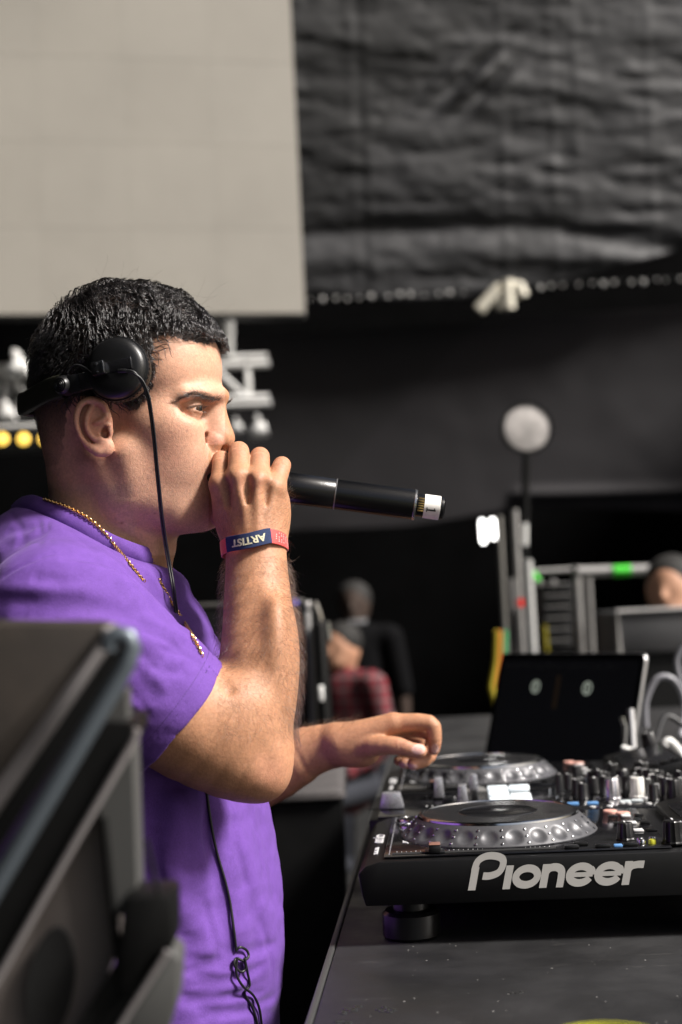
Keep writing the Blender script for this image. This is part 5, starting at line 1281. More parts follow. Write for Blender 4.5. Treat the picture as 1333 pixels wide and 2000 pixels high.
# the figure 1 lies on its side along the round
me.transform(T((lz(842)), 0, 0))
for v in me.vertices: v.co.y += -sy*3.4
wrap(me, 12.05, Mm); world_child(link('numeral', me, None), MIC)
world_child(MB().box(-3, 3, -.12, .12, 15.15, 15.3, M=Mm @ Matrix.Rotation(sy*R_(28), 4, 'Z') @ T(0, 0, 0) @ Matrix.Rotation(R_(0), 4, 'Y')).build('t', MBL, None), MIC) if False else None
# ================================================================ wristband
WB = empty('wristband', wv(q(495, 1075, 1354)), 'red fabric festival wristband with navy ARTIST label on the raised wrist', 'wristband')
wr = [(446, 1064, 1336), (466, 1060, 1327), (488, 1056, 1323.5), (508, 1051, 1324.5), (528, 1047, 1329), (548, 1052, 1338), (560, 1060, 1354), (554, 1066, 1374), (530, 1069, 1386), (495, 1073, 1390), (458, 1077, 1384), (438, 1077, 1368), (434, 1071, 1350)]
wring = np.array(catmull([q(*p) for p in wr], 8, True)); wc = wring.mean(0); _, _, vt = np.linalg.svd(wring-wc); wn = vt[2]*(1 if vt[2][1] > 0 else -1)
def band(name, idx, hh, th, off_, m, root, closed):
    vts, qs = [], []; pts = wring[idx]; n_ = len(pts)
    for i, p in enumerate(pts):
        t = (pts[(i+1) % n_]-pts[i-1]) if closed or 0 < i < n_-1 else (pts[min(i+1, n_-1)]-pts[max(i-1, 0)])
        t = t/np.linalg.norm(t); u = wn-t*(wn @ t); u /= np.linalg.norm(u); o_ = np.cross(t, u); o_ = o_ if o_ @ (p-wc) > 0 else -o_
        vts += [p+u*a+o_*(b+off_) for a, b in ((hh, 0), (hh-.4, th), (0, th+.25), (-hh+.4, th), (-hh, 0))]
    for i in range(n_ if closed else n_-1):
        for k in range(5):
            a, b = i*5+k, i*5+(k+1) % 5; c_, d = ((i+1) % n_)*5+(k+1) % 5, ((i+1) % n_)*5+k; qs.append((a, b, c_, d))
    me = np_mesh(name, c2w(np.array(vts)), np.array(qs)); bm = bmesh.new(); bm.from_mesh(me); bmesh.ops.recalc_face_normals(bm, faces=bm.faces[:]); bm.to_mesh(me); bm.free()
    me.shade_smooth(); me.set_sharp_from_angle(angle=R_(50))
    return world_child(link(name, me, m), root)
REDF = mat('red_satin', (.72, .055, .05), .42, var=.12, vscale=120, bump=.3, bscale=1800, sheen=.3)
NAVY = mat('navy_weave', (.008, .022, .085), .75, var=.35, vscale=900, bump=.5, bscale=2600)
CREAM = mat('cream_thread', (.72, .68, .48), .8, bump=.5, bscale=3000)
band('band', np.arange(len(wring)), 7.0, .9, 0.3, REDF, WB, True)
lab = band('woven_label', np.arange(0, 33), 7.3, .9, 1.4, NAVY, WB, False)
arc = wring[0:33]; sl_ = np.concatenate([[0], np.cumsum(np.linalg.norm(np.diff(arc, axis=0), axis=1))])
me = flat_text('ARTIST', 8.2, .22)
xs = np.array([v.co.x for v in me.vertices]); sc = (sl_[-1]*.70)/(xs.max()-xs.min())
for v in me.vertices:
    s_ = sl_[-1]*.53-v.co.x*sc; p = np.array([np.interp(s_, sl_, arc[:, j]) for j in range(3)])
    t = np.array([np.interp(s_+.5, sl_, arc[:, j])-np.interp(s_-.5, sl_, arc[:, j]) for j in range(3)]); t /= np.linalg.norm(t)
    u = wn-t*(wn @ t); u /= np.linalg.norm(u); o_ = np.cross(t, u); o_ = o_ if o_ @ (p-wc) > 0 else -o_
    v.co = Vector(c2w(p+u*(-v.co.y*1.15)+o_*(2.75+v.co.z)))
world_child(link('lettering', me, CREAM), WB)
dots = MB()
for i in range(7):
    for j in range(5):
        if (i*3+j*5) % 4 == 0: continue
        ii = 36+i*2; p = wring[ii]; t = wring[ii+1]-wring[ii-1]; t /= np.linalg.norm(t); u = wn-t*(wn @ t); u /= np.linalg.norm(u); o_ = np.cross(t, u); o_ = o_ if o_ @ (p-wc) > 0 else -o_
        dots.box(-.55, .55, -.3, .3, -.1, .1, M=frame(wv(p+u*(4.4-2.0*j)+o_*1.42), dirw(o_), dirw(t)) @ Matrix.Scale(.001, 4))
world_child(dots.build('printed_dots', PAPER, None), WB)['kind'] = 'stuff'
# ================================================================ gold chain
NK = empty('necklace', wv(q(160, 1010, 1350)), 'thin gold curb chain round the neck over the purple collar', 'necklace')
GOLD = mat('gold', (.80, .52, .20), .25, 1.0)
ball = shirt+[grp([tube(list(ring)[::4], 2.6, 'u', 0)]+[tube([b[j] for b in band_lines][::4], 4.2, 'u', 0) for j in (0, 1)], 'u', 0)]+head[:9]
def onD(x, y, dd=-1.2): return q(x, y, surfD(ball, x, y, 1150, 1600)+dd)
def links(pts):
    pts = np.array(catmull(pts, 12)); sl = np.concatenate([[0], np.cumsum(np.linalg.norm(np.diff(pts, axis=0), axis=1))]); mb = MB()
    n = int(sl[-1]/2.7)
    for i in range(n):
        s_ = (i+.5)*2.7; p = np.array([np.interp(s_, sl, pts[:, j]) for j in range(3)]); t = np.array([np.interp(s_+1, sl, pts[:, j])-np.interp(s_-1, sl, pts[:, j]) for j in range(3)])
        Ml = frame(wv(p), dirw(t), dirw(np.array([.3, .2, -1]))) @ Matrix.Rotation(R_(35 if i % 2 else -50), 4, 'Z') @ Matrix.Scale(.001, 4)
        mb.tube([(1.5*math.cos(a), 0, 2.3*math.sin(a)) for a in np.linspace(0, 2*math.pi, 13)[:-1]], .52, 6, closed=True, M=Ml)
    return mb
c1 = [onD(x, y) for x, y in ((86, 974), (104, 980), (130, 989), (165, 1007), (200, 1036), (225, 1066), (250, 1096), (270, 1121), (285, 1138))]
c2 = [onD(x, y) for x, y in ((311, 1132), (322, 1152), (334, 1174), (348, 1196), (362, 1218), (374, 1238), (386, 1260), (396, 1282))]
world_child(links(c1).build('chain_links', GOLD, None), NK)['kind'] = 'stuff'
world_child(links(c2).build('chain_links', GOLD, None), NK)['kind'] = 'stuff'
tick('50_wear')
# ================================================================ table and players
TZ = 1.07
GY = R_(-3.75)
O_G = ray_z(709, 1771, TZ+.040); O_G.z = TZ
MG = Matrix.Translation(O_G) @ Matrix.Rotation(GY, 4, 'Z'); MGi = MG.inverted()
def gl(px, py, z): return MGi @ ray_z(px, py, TZ+z)
TBM = mat('black_table_top', (.017, .017, .0178), .5, var=.25, vscale=9, bump=.25, bscale=60, rvar=.12)
def table_mat():
    m = TBM; n = m.node_tree.nodes; l = m.node_tree.links; b = n['Principled BSDF']
    tc = n.new('ShaderNodeTexCoord'); mp = n.new('ShaderNodeMapping'); mp.inputs['Scale'].default_value = (6, 26, 10); mp.inputs['Rotation'].default_value = (0, 0, .3); l.new(tc.outputs['Object'], mp.inputs[0])
    t = n.new('ShaderNodeTexNoise'); t.inputs['Scale'].default_value = 1.4; t.inputs['Detail'].default_value = 9; t.inputs['Roughness'].default_value = .75; l.new(mp.outputs[0], t.inputs['Vector'])
    r = n.new('ShaderNodeMapRange'); r.inputs[1].default_value = .60; r.inputs[2].default_value = .78; l.new(t.outputs[0], r.inputs[0])
    old = b.inputs['Base Color'].links[0].from_socket
    mx = n.new('ShaderNodeMix'); mx.data_type = 'RGBA'; l.new(r.outputs[0], mx.inputs[0]); l.new(old, mx.inputs[6]); mx.inputs[7].default_value = (.07, .068, .066, 1); l.new(mx.outputs[2], b.inputs['Base Color'])
table_mat()
fe = gl(620, 2000, 0).x
TB = empty('table', MG @ Vector((.6, 1.0, -TZ)), 'scuffed black table carrying the DJ players and mixer', 'table', rz=GY)
MT = MG
def gbox(mb, name, m, parent, smooth=35):
    me = mb.mesh(name, m, smooth); me.transform(MG); return world_child(link(name, me, None), parent)
fx = fe-.004
gbox(MB().box(fx, 1.25, -.62, 2.72, -.035, 0, .003), 'table_top', TBM, TB)
gbox(MB().box(fx-.006, fx-.0005, -.62, 2.72, -.036, .001, .001), 'edge_strip', mat('edge_alu_dark', (.10, .10, .10), .4, .6), TB)
gbox(MB().box(fx-.0075, fx-.006, .105, .135, -.03, -.004), 'tape', GRN, TB)
for x_, y_ in ((.1, -.5), (1.1, -.5), (.1, 2.6), (1.1, 2.6)): gbox(MB().box(x_-.03, x_+.03, y_-.03, y_+.03, -TZ, -.036), 'leg', DRK, TB)
gbox(MB().box(fx+.03, fx+.05, -.60, 2.70, -TZ+.01, -.036), 'front_skirt', BLACKW, TB)
gbox(MB().box(fx+.051, 1.2, -.6, -.58, -TZ+.01, -.036), 'end_skirt', BLACKW, TB)
# small scuffs: paint chips on the table
# ---------------- media player
PLB = mat('player_black', (.0028, .0028, .0031), .42, var=.25, vscale=70, bump=.12, bscale=1500, spec=.3)
PLG = mat('player_gloss', (.006, .006, .007), .14, spec=.5, rvar=.04, vscale=60)
JOGS = mat('jog_silver', (.085, .085, .091), .42, .35, var=.08, vscale=200)
JOGT = mat('jog_top', (.020, .020, .021), .16, spec=.6, rvar=.06, vscale=30)
CHR = mat('chrome_ring', (.65, .66, .68), .16, 1.0)
LOGO = mat('logo_grey', (.42, .41, .39), .5)
PRINT = mat('panel_print', (.55, .55, .55), .6)
KNB = mat('knob_black', (.007, .007, .0075), .33, rvar=.05, vscale=90)
LINE = mat('knob_line', (.75, .75, .74), .5)
BLUEB = mat('button_blue', (.10, .22, .42), .4, emit=(.15, .42, .9), estr=.10)
WPAD = mat('pad_white', (.72, .76, .78), .45, emit=(.75, .85, .9), estr=.25)
SALM = mat('button_salmon', (.62, .33, .27), .4)
CAPS = mat('fader_silver', (.48, .48, .51), .3, .7, rvar=.08, vscale=150)
def knob_mesh(name, r, hgt, m, fl=.03):
    return MB().lathe([(r*1.12, 0), (r*1.12, .0012), (r, .0025), (r*.86, hgt-.0012), (r*.78, hgt), (0, hgt)], 28, flute=fl).mesh(name, m, 30)
def knob(parent, M, r, hgt, m=KNB, line=LINE, ang=0.0):
    key = ('k', round(r, 4), round(hgt, 4), m.name)
    if key not in MATS: MATS[key] = knob_mesh('knob', r, hgt, m)
    o = bpy.data.objects.new('knob', MATS[key]); COL.objects.link(o); o.parent = parent; o.matrix_local = M @ Matrix.Rotation(ang, 4, 'Z')
    lk = ('kl', round(r, 4), round(hgt, 4))
    if lk not in MATS: MATS[lk] = MB().box(-.0008, .0008, r*.2, r*.95, hgt-.0008, hgt+.0006).box(-.0008, .0008, r*.86, r*.98, hgt*.25, hgt).mesh('pointer', line, None)
    p = bpy.data.objects.new('pointer', MATS[lk]); COL.objects.link(p); p.parent = o
    return o
def btn(parent, mb, name, m): return mb.build(name, m, parent)
LG = {}
def logo_mesh(w, name='logo'):
    """bold slanted PIONEER-style wordmark from outlines: letters drawn as thick strokes (x right, y up, unit x-height = 1)"""
    m = MB(); th = .33
    def stroke(pts, t=th, sm=6, closed=False):
        P_ = [np.array([p[0], p[1], 0.]) for p in pts]; c_ = catmull(P_, sm, closed) if sm else P_
        n = len(c_); L_, R2 = [], []
        for i in range(n):
            d = (c_[(i+1) % n]-c_[i-1]) if closed else (c_[min(i+1, n-1)]-c_[max(i-1, 0)]); d = d/np.linalg.norm(d); nr = np.array([-d[1], d[0], 0])
            L_.append(c_[i]+nr*t/2); R2.append(c_[i]-nr*t/2)
        b = bmesh.new(); z0, z1 = 0, .03
        A = [[b.verts.new((p[0], p[1], z)) for p in L_] for z in (z0, z1)]; B = [[b.verts.new((p[0], p[1], z)) for p in R2] for z in (z0, z1)]
        for i in range(n if closed else n-1):
            j = (i+1) % n
            b.faces.new((A[1][i], A[1][j], B[1][j], B[1][i])); b.faces.new((A[0][i], B[0][i], B[0][j], A[0][j])); b.faces.new((A[0][i], A[0][j], A[1][j], A[1][i])); b.faces.new((B[0][i], B[1][i], B[1][j], B[0][j]))
        if not closed:
            for i in (0, n-1): b.faces.new((A[0][i], A[1][i], B[1][i], B[0][i]))
        bmesh.ops.recalc_face_normals(b, faces=b.faces[:]); m._merge(b)
    def oval(cx, cy, rx, ry, a0=0, a1=360, t=th):
        k = int(abs(a1-a0)/15)+1; full = abs(a1-a0) >= 360
        pts = [(cx+rx*math.cos(R_(a)), cy+ry*math.sin(R_(a))) for a in np.linspace(a0, a1, k+(0 if full else 1))][:k if full else None]
        stroke(pts, t, 2, full)
    x = 0.0
    stroke([(.20, -.05), (.20, .95)], .36, 0)                                  # P: stem, wide hooked bowl
    stroke([(.16, .80), (.25, 1.22), (.60, 1.42), (1.05, 1.42), (1.42, 1.28), (1.50, 1.0), (1.36, .70), (.98, .56), (.62, .56)], .32)
    stroke([(1.86, -.05), (1.86, .98)], .36, 0)                                # i (no dot)
    oval(2.75, .47, .52, .36)                                                  # o
    stroke([(3.62, -.05), (3.62, .98)], .36, 0); stroke([(3.62, .60), (3.80, .80), (4.12, .83), (4.36, .70), (4.42, .45), (4.42, -.05)], .34)   # n
    for ex in (5.32, 6.68):                                                    # e e
        oval(ex, .47, .52, .36, 20, 335); stroke([(ex-.50, .47), (ex+.60, .47)], .20, 0); stroke([(ex+.55, .47), (ex+.56, .62), (ex+.46, .72)], .28, 3)
    stroke([(7.56, -.05), (7.56, .98)], .36, 0); stroke([(7.56, .58), (7.72, .76), (7.98, .82), (8.30, .82)], .32)   # r
    me = m.mesh(name, LOGO, None); xs = [v.co.x for v in me.vertices]; x0_, x1_ = min(xs), max(xs); s_ = w/(x1_-x0_)
    for v in me.vertices:
        xx, yy = v.co.x-x0_, v.co.y; v.co = Vector(((xx+yy*.26)*s_*.965, yy*s_*1.05, v.co.z*s_*.15))
    return me
def make_player(label):
    R0 = empty('media_player', (0, 0, 0), label, 'dj player', 'media players on the table')
    H0, H1 = .040, .0820; Lx, Wy = .405, .280
    # body: prism along y with a chamfered front
    prof = [(.003, H0), (0, H0+.010), (-.003, H1-.011), (.004, H1-.004), (.018, H1), (Lx, H1), (Lx, H0)]
    b = MB().prism([(p[0], p[1]) for p in prof], 0, Wy, .0015, M=Matrix(((1,0,0,0),(0,0,1,0),(0,1,0,0),(0,0,0,1))))
    b.build('body', PLB, R0, 35)
    MB().box(.022, .300, .012, Wy-.012, H1+.0005, H1+.0025, .001).build('top_plate', PLG, R0)
    for fx_, fy_ in ((.045, .045), (.36, .045), (.045, .235), (.36, .235)):
        MB().lathe([(0, 0), (.026, 0), (.029, .003), (.029, .024), (.026, .027), (.018, .028), (.018, .041), (0, .041)], 40, T(fx_, fy_, 0)).build('foot', mat('foot_rubber', (.006, .006, .0065), .3), R0, 30)
    # jog wheel
    jc = Vector((JC[0], JC[1], H1+.002)); nA, nR = 24*16, 18
    rb, rt, zb, zt = .1045, .0850, .0005, .0195
    V = []; sl_ = math.hypot(rb-rt, zt-zb); nz_, nr_ = (rb-rt)/sl_, (zt-zb)/sl_
    for j in range(nR+1):
        t = j/nR; r = rb+(rt-rb)*t; z = zb+(zt-zb)*t
        for i in range(nA):
            a = 2*math.pi*i/nA; ph = (a*24/(2*math.pi)) % 1-.5
            da = ph*2*math.pi/24*(rb+rt)/2; dt = (t-.47)*sl_; rr = math.hypot(da, dt*1.0)/.0088
            dep = .0030*(1-rr*rr) if rr < 1 else 0
            V.append(((r-nr_*dep)*math.cos(a), (r-nr_*dep)*math.sin(a), z-nz_*dep))
    Q = [(j*nA+i, j*nA+(i+1) % nA, (j+1)*nA+(i+1) % nA, (j+1)*nA+i) for j in range(nR) for i in range(nA)]
    me = np_mesh('jog_ring', np.array(V)+np.array(jc), np.array(Q)); me.set_sharp_from_angle(angle=R_(40)); jr = link('jog_ring', me, JOGS, R0)
    dots = MB()
    for k in range(24):
        for t in (.18, .48, .78):
            a = 2*math.pi*k/24; r = rb+(rt-rb)*t+.0006; z = zb+(zt-zb)*t+.0006
            dots.lathe([(.0014, -.0006), (.0012, .0003), (0, .0008)], 6, T(*(jc+Vector((r*math.cos(a), r*math.sin(a), z)))) @ Matrix.Rotation(a, 4, 'Z') @ Matrix.Rotation(R_(50), 4, 'Y'))
    dots.build('rivets', CHR, jr)['kind'] = 'stuff'
    MB().lathe([(.1075, 0), (.1075, .0012), (rb+.0004, .0016), (rb-.002, .0016)], 90, Matrix.Translation(jc)).build('base_ring', PLG, R0, 30)
    MB().lathe([(rt-.0008, zt), (rt-.0012, zt+.0020), (rt-.0032, zt+.0030), (rt-.0050, zt+.0030), (rt-.0052, zt+.0022)], 120, Matrix.Translation(jc)).build('chrome_rim', CHR, R0, 40)
    MB().lathe([(rt-.0050, zt+.0024), (.042, zt+.0026), (.0415, zt+.0030), (.0408, zt+.0024), (0, zt+.0024)], 120, Matrix.Translation(jc)).build('platter', JOGT, R0, 30)
    MB().lathe([(.0408, zt+.0025), (.040, zt+.0027), (0, zt+.0027)], 60, Matrix.Translation(jc)).build('centre_display', PLG, R0)
    # big round transport buttons on the front edge
    for (cx, cy) in ((.046, .225), (.050, .175)):
        MB().lathe([(.0175, 0), (.0175, .004), (.0165, .0055), (.0125, .0055), (.012, .0045)], 40, T(cx, cy, H1+.002)).build('button_ring', CHR, R0, 30)
        MB().lathe([(.012, .003), (.0118, .0052), (.008, .0060), (0, .0062)], 30, T(cx, cy, H1+.002)).build('round_button', PLB, R0)
    # tempo slider near the side
    MB().box(.030, .190, .020, .030, H1+.0026, H1+.0032).build('slider_slot', mat('slot_black', (.003, .003, .003), .8), R0)
    MB().box(.066, .078, .0165, .0335, H1+.003, H1+.011, .0015).box(.062, .082, .0185, .0315, H1+.0027, H1+.005, .001).build('slider_cap', KNB, R0)
    MB().box(.0665, .0775, .0165, .0335, H1+.0112, H1+.0118, .0003).build('slider_cap_top', mat('cap_copper', (.45, .24, .18), .3, .6), R0)
    tk = MB()
    for k in range(33): tk.box(.034+k*.0047, .0345+k*.0047, .034, .0365 if k % 4 else .039, H1+.0026, H1+.0029)
    tk.build('scale_ticks', PRINT, R0)['kind'] = 'stuff'
    for k, (cx, cy) in enumerate(((.205, .020), (.235, .020), (.215, .034), (.262, .022))):
        MB().box(cx-.007, cx+.007, cy-.004, cy+.004, H1+.0026, H1+.006, .001).build('small_button', KNB if k != 2 else PLB, R0)
    for k, (cx, cy, m_) in enumerate(((.274, .030, CHR), (.284, .030, mat('led_yellow', (.7, .7, .05), .4)), (.274, .042, CHR), (.286, .044, CHR))):
        MB().lathe([(.0038, 0), (.0038, .003), (.003, .0045), (0, .005)], 14, T(cx, cy, H1+.0025)).build('toggle', m_, R0)
    for cx, cy, r in ((.262, .058, .0085), (.305, .030, .011), (.345, .030, .011)):
        knob(R0, T(cx, cy, H1+.0025), r, .022 if r > .01 else .017)
    for k in range(9):
        MB().box(.262+(k % 3)*.014, .272+(k % 3)*.014, .10+(k//3)*.05, .112+(k//3)*.05, H1+.0026, H1+.0048, .0008).build('grid_button', (KNB, PRINT, PLB)[k % 3], R0)
    for k, (cx, cy) in enumerate(((.268, .240), (.280, .222))): MB().lathe([(.008, 0), (.008, .002), (.007, .003), (0, .0034)], 28, T(cx, cy, H1+.0025)).build('loop_button', SALM, R0)
    MB().box(.246, .254, .018, .026, H1+.0026, H1+.0046, .0006).build('lit_button', BLUEB, R0)
    # tilted display at the rear
    Md = T(.322, 0, H1) @ Matrix.Rotation(R_(-13), 4, 'Y')
    MB().box(0, .086, .018, Wy-.018, -.012, .008, .003, M=Md).build('display_housing', PLB, R0)
    MB().box(.010, .078, .055, Wy-.055, .0082, .0092, .0006, M=Md).build('display', mat('screen_dark', (.010, .010, .012), .25), R0)
    for k in range(5): MB().box(.012+k*.014, .022+k*.014, .030, .044, .0082, .0115, .0008, M=Md).build('menu_button', KNB, R0)
    knob(R0, Md @ T(.07, Wy-.036, .008), .011, .018)
    # front strip prints
    def front_text(s_, size, x, y, m_=PRINT):
        text_mesh('print', s_, size, m_, T(x, y, H1+.0029) @ Matrix.Rotation(R_(-90), 4, 'Z'), R0)
    front_text('Pioneer', .0135, .0425, .105); text_mesh('print', 'CDJ-2000', .013, PRINT, T(.0125, .135, H1+.0003) @ Matrix.Rotation(R_(-90), 4, 'Z'), R0); text_mesh('print', 'MULTI PLAYER', .006, PRINT, T(.0125, .062, H1+.0003) @ Matrix.Rotation(R_(-90), 4, 'Z'), R0)
    MB().box(.0265, .0275, .02, Wy-.02, H1+.0026, H1+.0032).build('trim_line', CAPS, R0)
    # wordmark on the side
    me = logo_mesh(LOGO_W); me.transform(Matrix(((1,0,0,LOGO_X),(0,0,-1,-.0004),(0,1,0,LOGO_Z),(0,0,0,1)))); link('wordmark', me, None, R0)
    return R0
jl = gl(973, 1594, .1015); JC = (jl.x, .140)
def on_side(px, py):
    """pixel -> point of the near side plane (local y = 0)"""
    o = MGi @ Vector(CPOS); d = (MGi @ P(px, py, 1.0))-o; t = -o.y/d.y; return o+d*t
la, lb_ = on_side(914, 1738), on_side(1263, 1700)
LOGO_X, LOGO_Z, LOGO_W = la.x, (on_side(914, 1739).z+on_side(1217, 1724).z)/2, lb_.x-la.x
print('jog local', jl, 'logo', LOGO_X, LOGO_Z, LOGO_W, 'bottom', on_side(709, 1771), on_side(726, 1681), 'edge', fe, fx)
PL1 = make_player('near DJ media player with large side wordmark and silver jog wheel'); PL1.matrix_world = MG
dfar = (MGi @ ray_z(942, 1490, TZ+.1015)); print('far jog', dfar)
def copy_tree(o, parent):
    c = o.copy(); COL.objects.link(c); c.parent = parent
    for ch_ in o.children: copy_tree(ch_, c)
    return c
PL2 = copy_tree(PL1, None); PL2.location = MG @ Vector((dfar.x-JC[0], dfar.y-.140, 0)); PL2['label'] = 'far DJ media player beyond the mixer, under the hand'
# ---------------- mixer
MZ = .080
MX = empty('mixer', (0, 0, 0), 'black two-channel DJ mixer with white pads between the players', 'mixer'); MX.matrix_world = MG
y0m, y1m = .286, dfar.y-.146
MB().box(-.006, .405, y0m, y1m, .012, MZ, .003).build('body', PLB, MX)
MB().box(.004, .400, y0m+.004, y1m-.004, MZ+.0004, MZ+.0022, .0008).build('top_plate', PLG, MX)
for x_ in (.04, .36):
    for y_ in (y0m+.03, y1m-.03): MB().lathe([(0, 0), (.015, 0), (.016, .012), (0, .012)], 20, T(x_, y_, 0)).build('foot', DRK, MX)
zt = MZ+.0022
def onm(px, py): 
    v = gl(px, py, zt); v.y = min(max(v.y, y0m+.012), y1m-.012); return v
def fader(px, py, w, d, hh, m=CAPS):
    v = onm(px, py)
    MB().prism([(-w/2, 0), (w/2, 0), (w*.36, hh), (-w*.36, hh)], -d/2, d/2, .0012, M=Matrix.Translation((v.x, v.y, zt+.0012)) @ Matrix(((1,0,0,0),(0,0,1,0),(0,1,0,0),(0,0,0,1)))).build('fader_cap', m, MX)
    MB().box(v.x-.03, v.x+.03, v.y-.0015, v.y+.0015, zt+.0002, zt+.0008).build('fader_slot', MATS['slot_black'], MX)
fader(766, 1580, .030, .016, .019); fader(858, 1558, .0135, .022, .024); fader(905, 1572, .0135, .022, .023); fader(928, 1568, .010, .014, .014, KNB); fader(925, 1540, .012, .02, .022); fader(876, 1572, .015, .02, .008, KNB)
tk = MB()
for r_ in range(2):
    for k in range(8):
        v = onm(834+k*11, 1558+r_*17); tk.box(v.x-.0006, v.x+.0006, v.y-.004, v.y+.004, zt+.0001, zt+.0006)
tk.build('scale_ticks', PRINT, MX)['kind'] = 'stuff'
for cx, cys in ((970, (1536, 1545, 1555, 1566)), (1012, (1534, 1543, 1558, 1566))):
    for cy in cys:
        v = gl(cx+(cy-1536)*.25, cy+2, zt); v.y = min(v.y, y1m-.01)
        MB().box(v.x-.0125, v.x+.0125, v.y-.0095, v.y+.0095, zt+.0002, zt+.0060, .0012).build('pad', WPAD, MX)
for px_, py_ in ((1120, 1572), (1158, 1571), (1088, 1573), (1222, 1568), (1245, 1566), (1133, 1534), (1190, 1540)):
    v = onm(px_, py_); MB().box(v.x-.0065, v.x+.0065, v.y-.0045, v.y+.0045, zt+.0002, zt+.0030, .0008).build('lit_button', BLUEB if px_ < 1200 else mat('button_pale', (.55, .6, .62), .4), MX)
SILK = mat('knob_silver', (.62, .61, .64), .25, .9); WHK = mat('knob_ivory', (.62, .60, .56), .4)
for px_, py_, r, hh, m_ in ((1197, 1560, .0095, .024, SILK), (1246, 1556, .0090, .023, WHK), (1172, 1540, .0095, .023, KNB), (1185, 1552, .0085, .022, KNB), (1218, 1540, .0090, .023, KNB), (1230, 1552, .0090, .022, KNB),
                            (1270, 1538, .0090, .023, KNB), (1283, 1549, .0090, .023, KNB), (1300, 1556, .0090, .023, KNB), (1318, 1562, .0098, .024, KNB), (1094, 1550, .0055, .024, KNB), (1252, 1530, .009, .022, KNB), (1150, 1528, .008, .022, KNB)):
    v = onm(px_, py_); knob(MX, T(v.x, v.y, zt), r, hh, m_, ang=random.uniform(-2, 2))
for px_, py_ in ((1128, 1552), (1140, 1561), (1160, 1549), (1205, 1547), (1212, 1530), (1240, 1541), (1262, 1552), (1290, 1534), (1306, 1543), (1325, 1550), (1330, 1536), (1278, 1563), (1112, 1541), (1180, 1531)):
    v = onm(px_, py_); knob(MX, T(v.x, v.y, zt), .0070, .019, KNB, ang=random.uniform(-2, 2))
for k in range(40):
    v = onm(random.uniform(1050, 1320), random.uniform(1528, 1580)); s_ = random.uniform(.002, .004); MB().lathe([(s_, 0), (s_, .0015), (0, .002)], 10, T(v.x, v.y, zt)).build('push_button', random.choice((KNB, PRINT, CHR, PLB)), MX)
# ---------------- laptop
LP = empty('laptop', Vector((.38, 2.6, TZ)), 'open laptop with dark screen behind the far player', 'laptop')
hB, hC = P(945, 1478, 2.75), P(1226, 1480, 2.43); hB.z = hC.z = TZ+.012
ax = (hC-hB).normalized(); nrm_ = Vector((-ax.y, ax.x, 0)); nrm_ = nrm_ if nrm_.x > 0 else -nrm_     # points away from the player
tilt = (nrm_*math.sin(R_(17))+Vector((0, 0, 1))*math.cos(R_(17))); topz = P(1120, 1276, 2.62).z
hgt = (topz-hB.z)/tilt.z
Ms = Matrix.Identity(4)
zc = ax.cross(tilt)
for i in range(3): Ms[i][0], Ms[i][1], Ms[i][2], Ms[i][3] = ax[i], tilt[i], zc[i], hB[i]
Lw = (hC-hB).length; fs = -1 if zc.dot(nrm_) > 0 else 1    # screen side
LAL = mat('laptop_alu', (.60, .60, .61), .35, .9)
world_child(MB().prism([(0, 0), (Lw, 0), (Lw, hgt-.012), (Lw-.004, hgt-.003), (Lw-.012, hgt), (.012, hgt), (.004, hgt-.003), (0, hgt-.012)], -.003, .003, .0008, M=Ms).build('lid', LAL, None), LP)
world_child(MB().box(.002, Lw-.002, .002, hgt-.002, fs*.0031, fs*.0043, M=Ms).build('bezel', mat('bezel_black', (.004, .004, .005), .12), None), LP)
world_child(MB().box(.012, Lw-.012, .016, hgt-.014, fs*.0044, fs*.0047, M=Ms).build('display', mat('laptop_screen', (.004, .004, .006), .15, emit=(.006, .006, .007), estr=.15), None), LP)
UI = mat('screen_ui', (.02, .02, .02), .3, emit=(.45, .5, .42), estr=.25); UI2 = mat('screen_ui_orange', (.02, .02, .02), .3, emit=(.6, .25, .08), estr=.35)
for cx in (.30, .66):
    b = MB(); c0 = (Lw*cx, hgt*.70); b.lathe([(.0085, 0), (.0105, .0002), (.0125, 0)], 28, Ms @ T(c0[0], c0[1], fs*.0049)); world_child(b.build('screen_dial', UI, None), LP)
    b = MB(); b.box(-.003, .003, -.006, -.001, -.0001, .0001, M=Ms @ T(c0[0], c0[1], fs*.0049)).box(-.004, .002, .001, .006, -.0001, .0001, M=Ms @ T(c0[0], c0[1], fs*.0049)); world_child(b.build('screen_digits', UI, None), LP)
wf = MB()
for k in range(60): wf.box(.02+k*.0052, .0215+k*.0052, hgt*.88-random.random()*.006, hgt*.88+random.random()*.006, -.0001, .0001, M=Ms @ T(0, 0, fs*.0049))
world_child(wf.build('screen_waveform', mat('screen_wave', (.01, .01, .01), .3, emit=(.02, .02, .02), estr=.1), None), LP)['kind'] = 'stuff'
world_child(MB().box(Lw*.44, Lw*.47, hgt*.52, hgt*.80, -.0001, .0001, M=Ms @ T(0, 0, fs*.0049)).build('screen_meter', UI2 if False else mat('screen_meter_dim', (.01, .01, .01), .3, emit=(.03, .018, .01), estr=.12), None), LP)
Mb2 = Matrix.Identity(4); bx = -nrm_
for i in range(3): Mb2[i][0], Mb2[i][1], Mb2[i][2], Mb2[i][3] = ax[i], bx[i], (0, 0, 1)[i], hB[i]
world_child(MB().box(0, Lw, .004, .235, -.012, .002, .003, M=Mb2).build('base', LAL, None), LP)
for k in range(13):
    for j in range(5): world_child(MB().box(.03+k*.0235, .05+k*.0235, .02+j*.021, .038+j*.021, .0021, .0035, M=Mb2).build('key', mat('key_black', (.01, .01, .01), .5), None), LP)
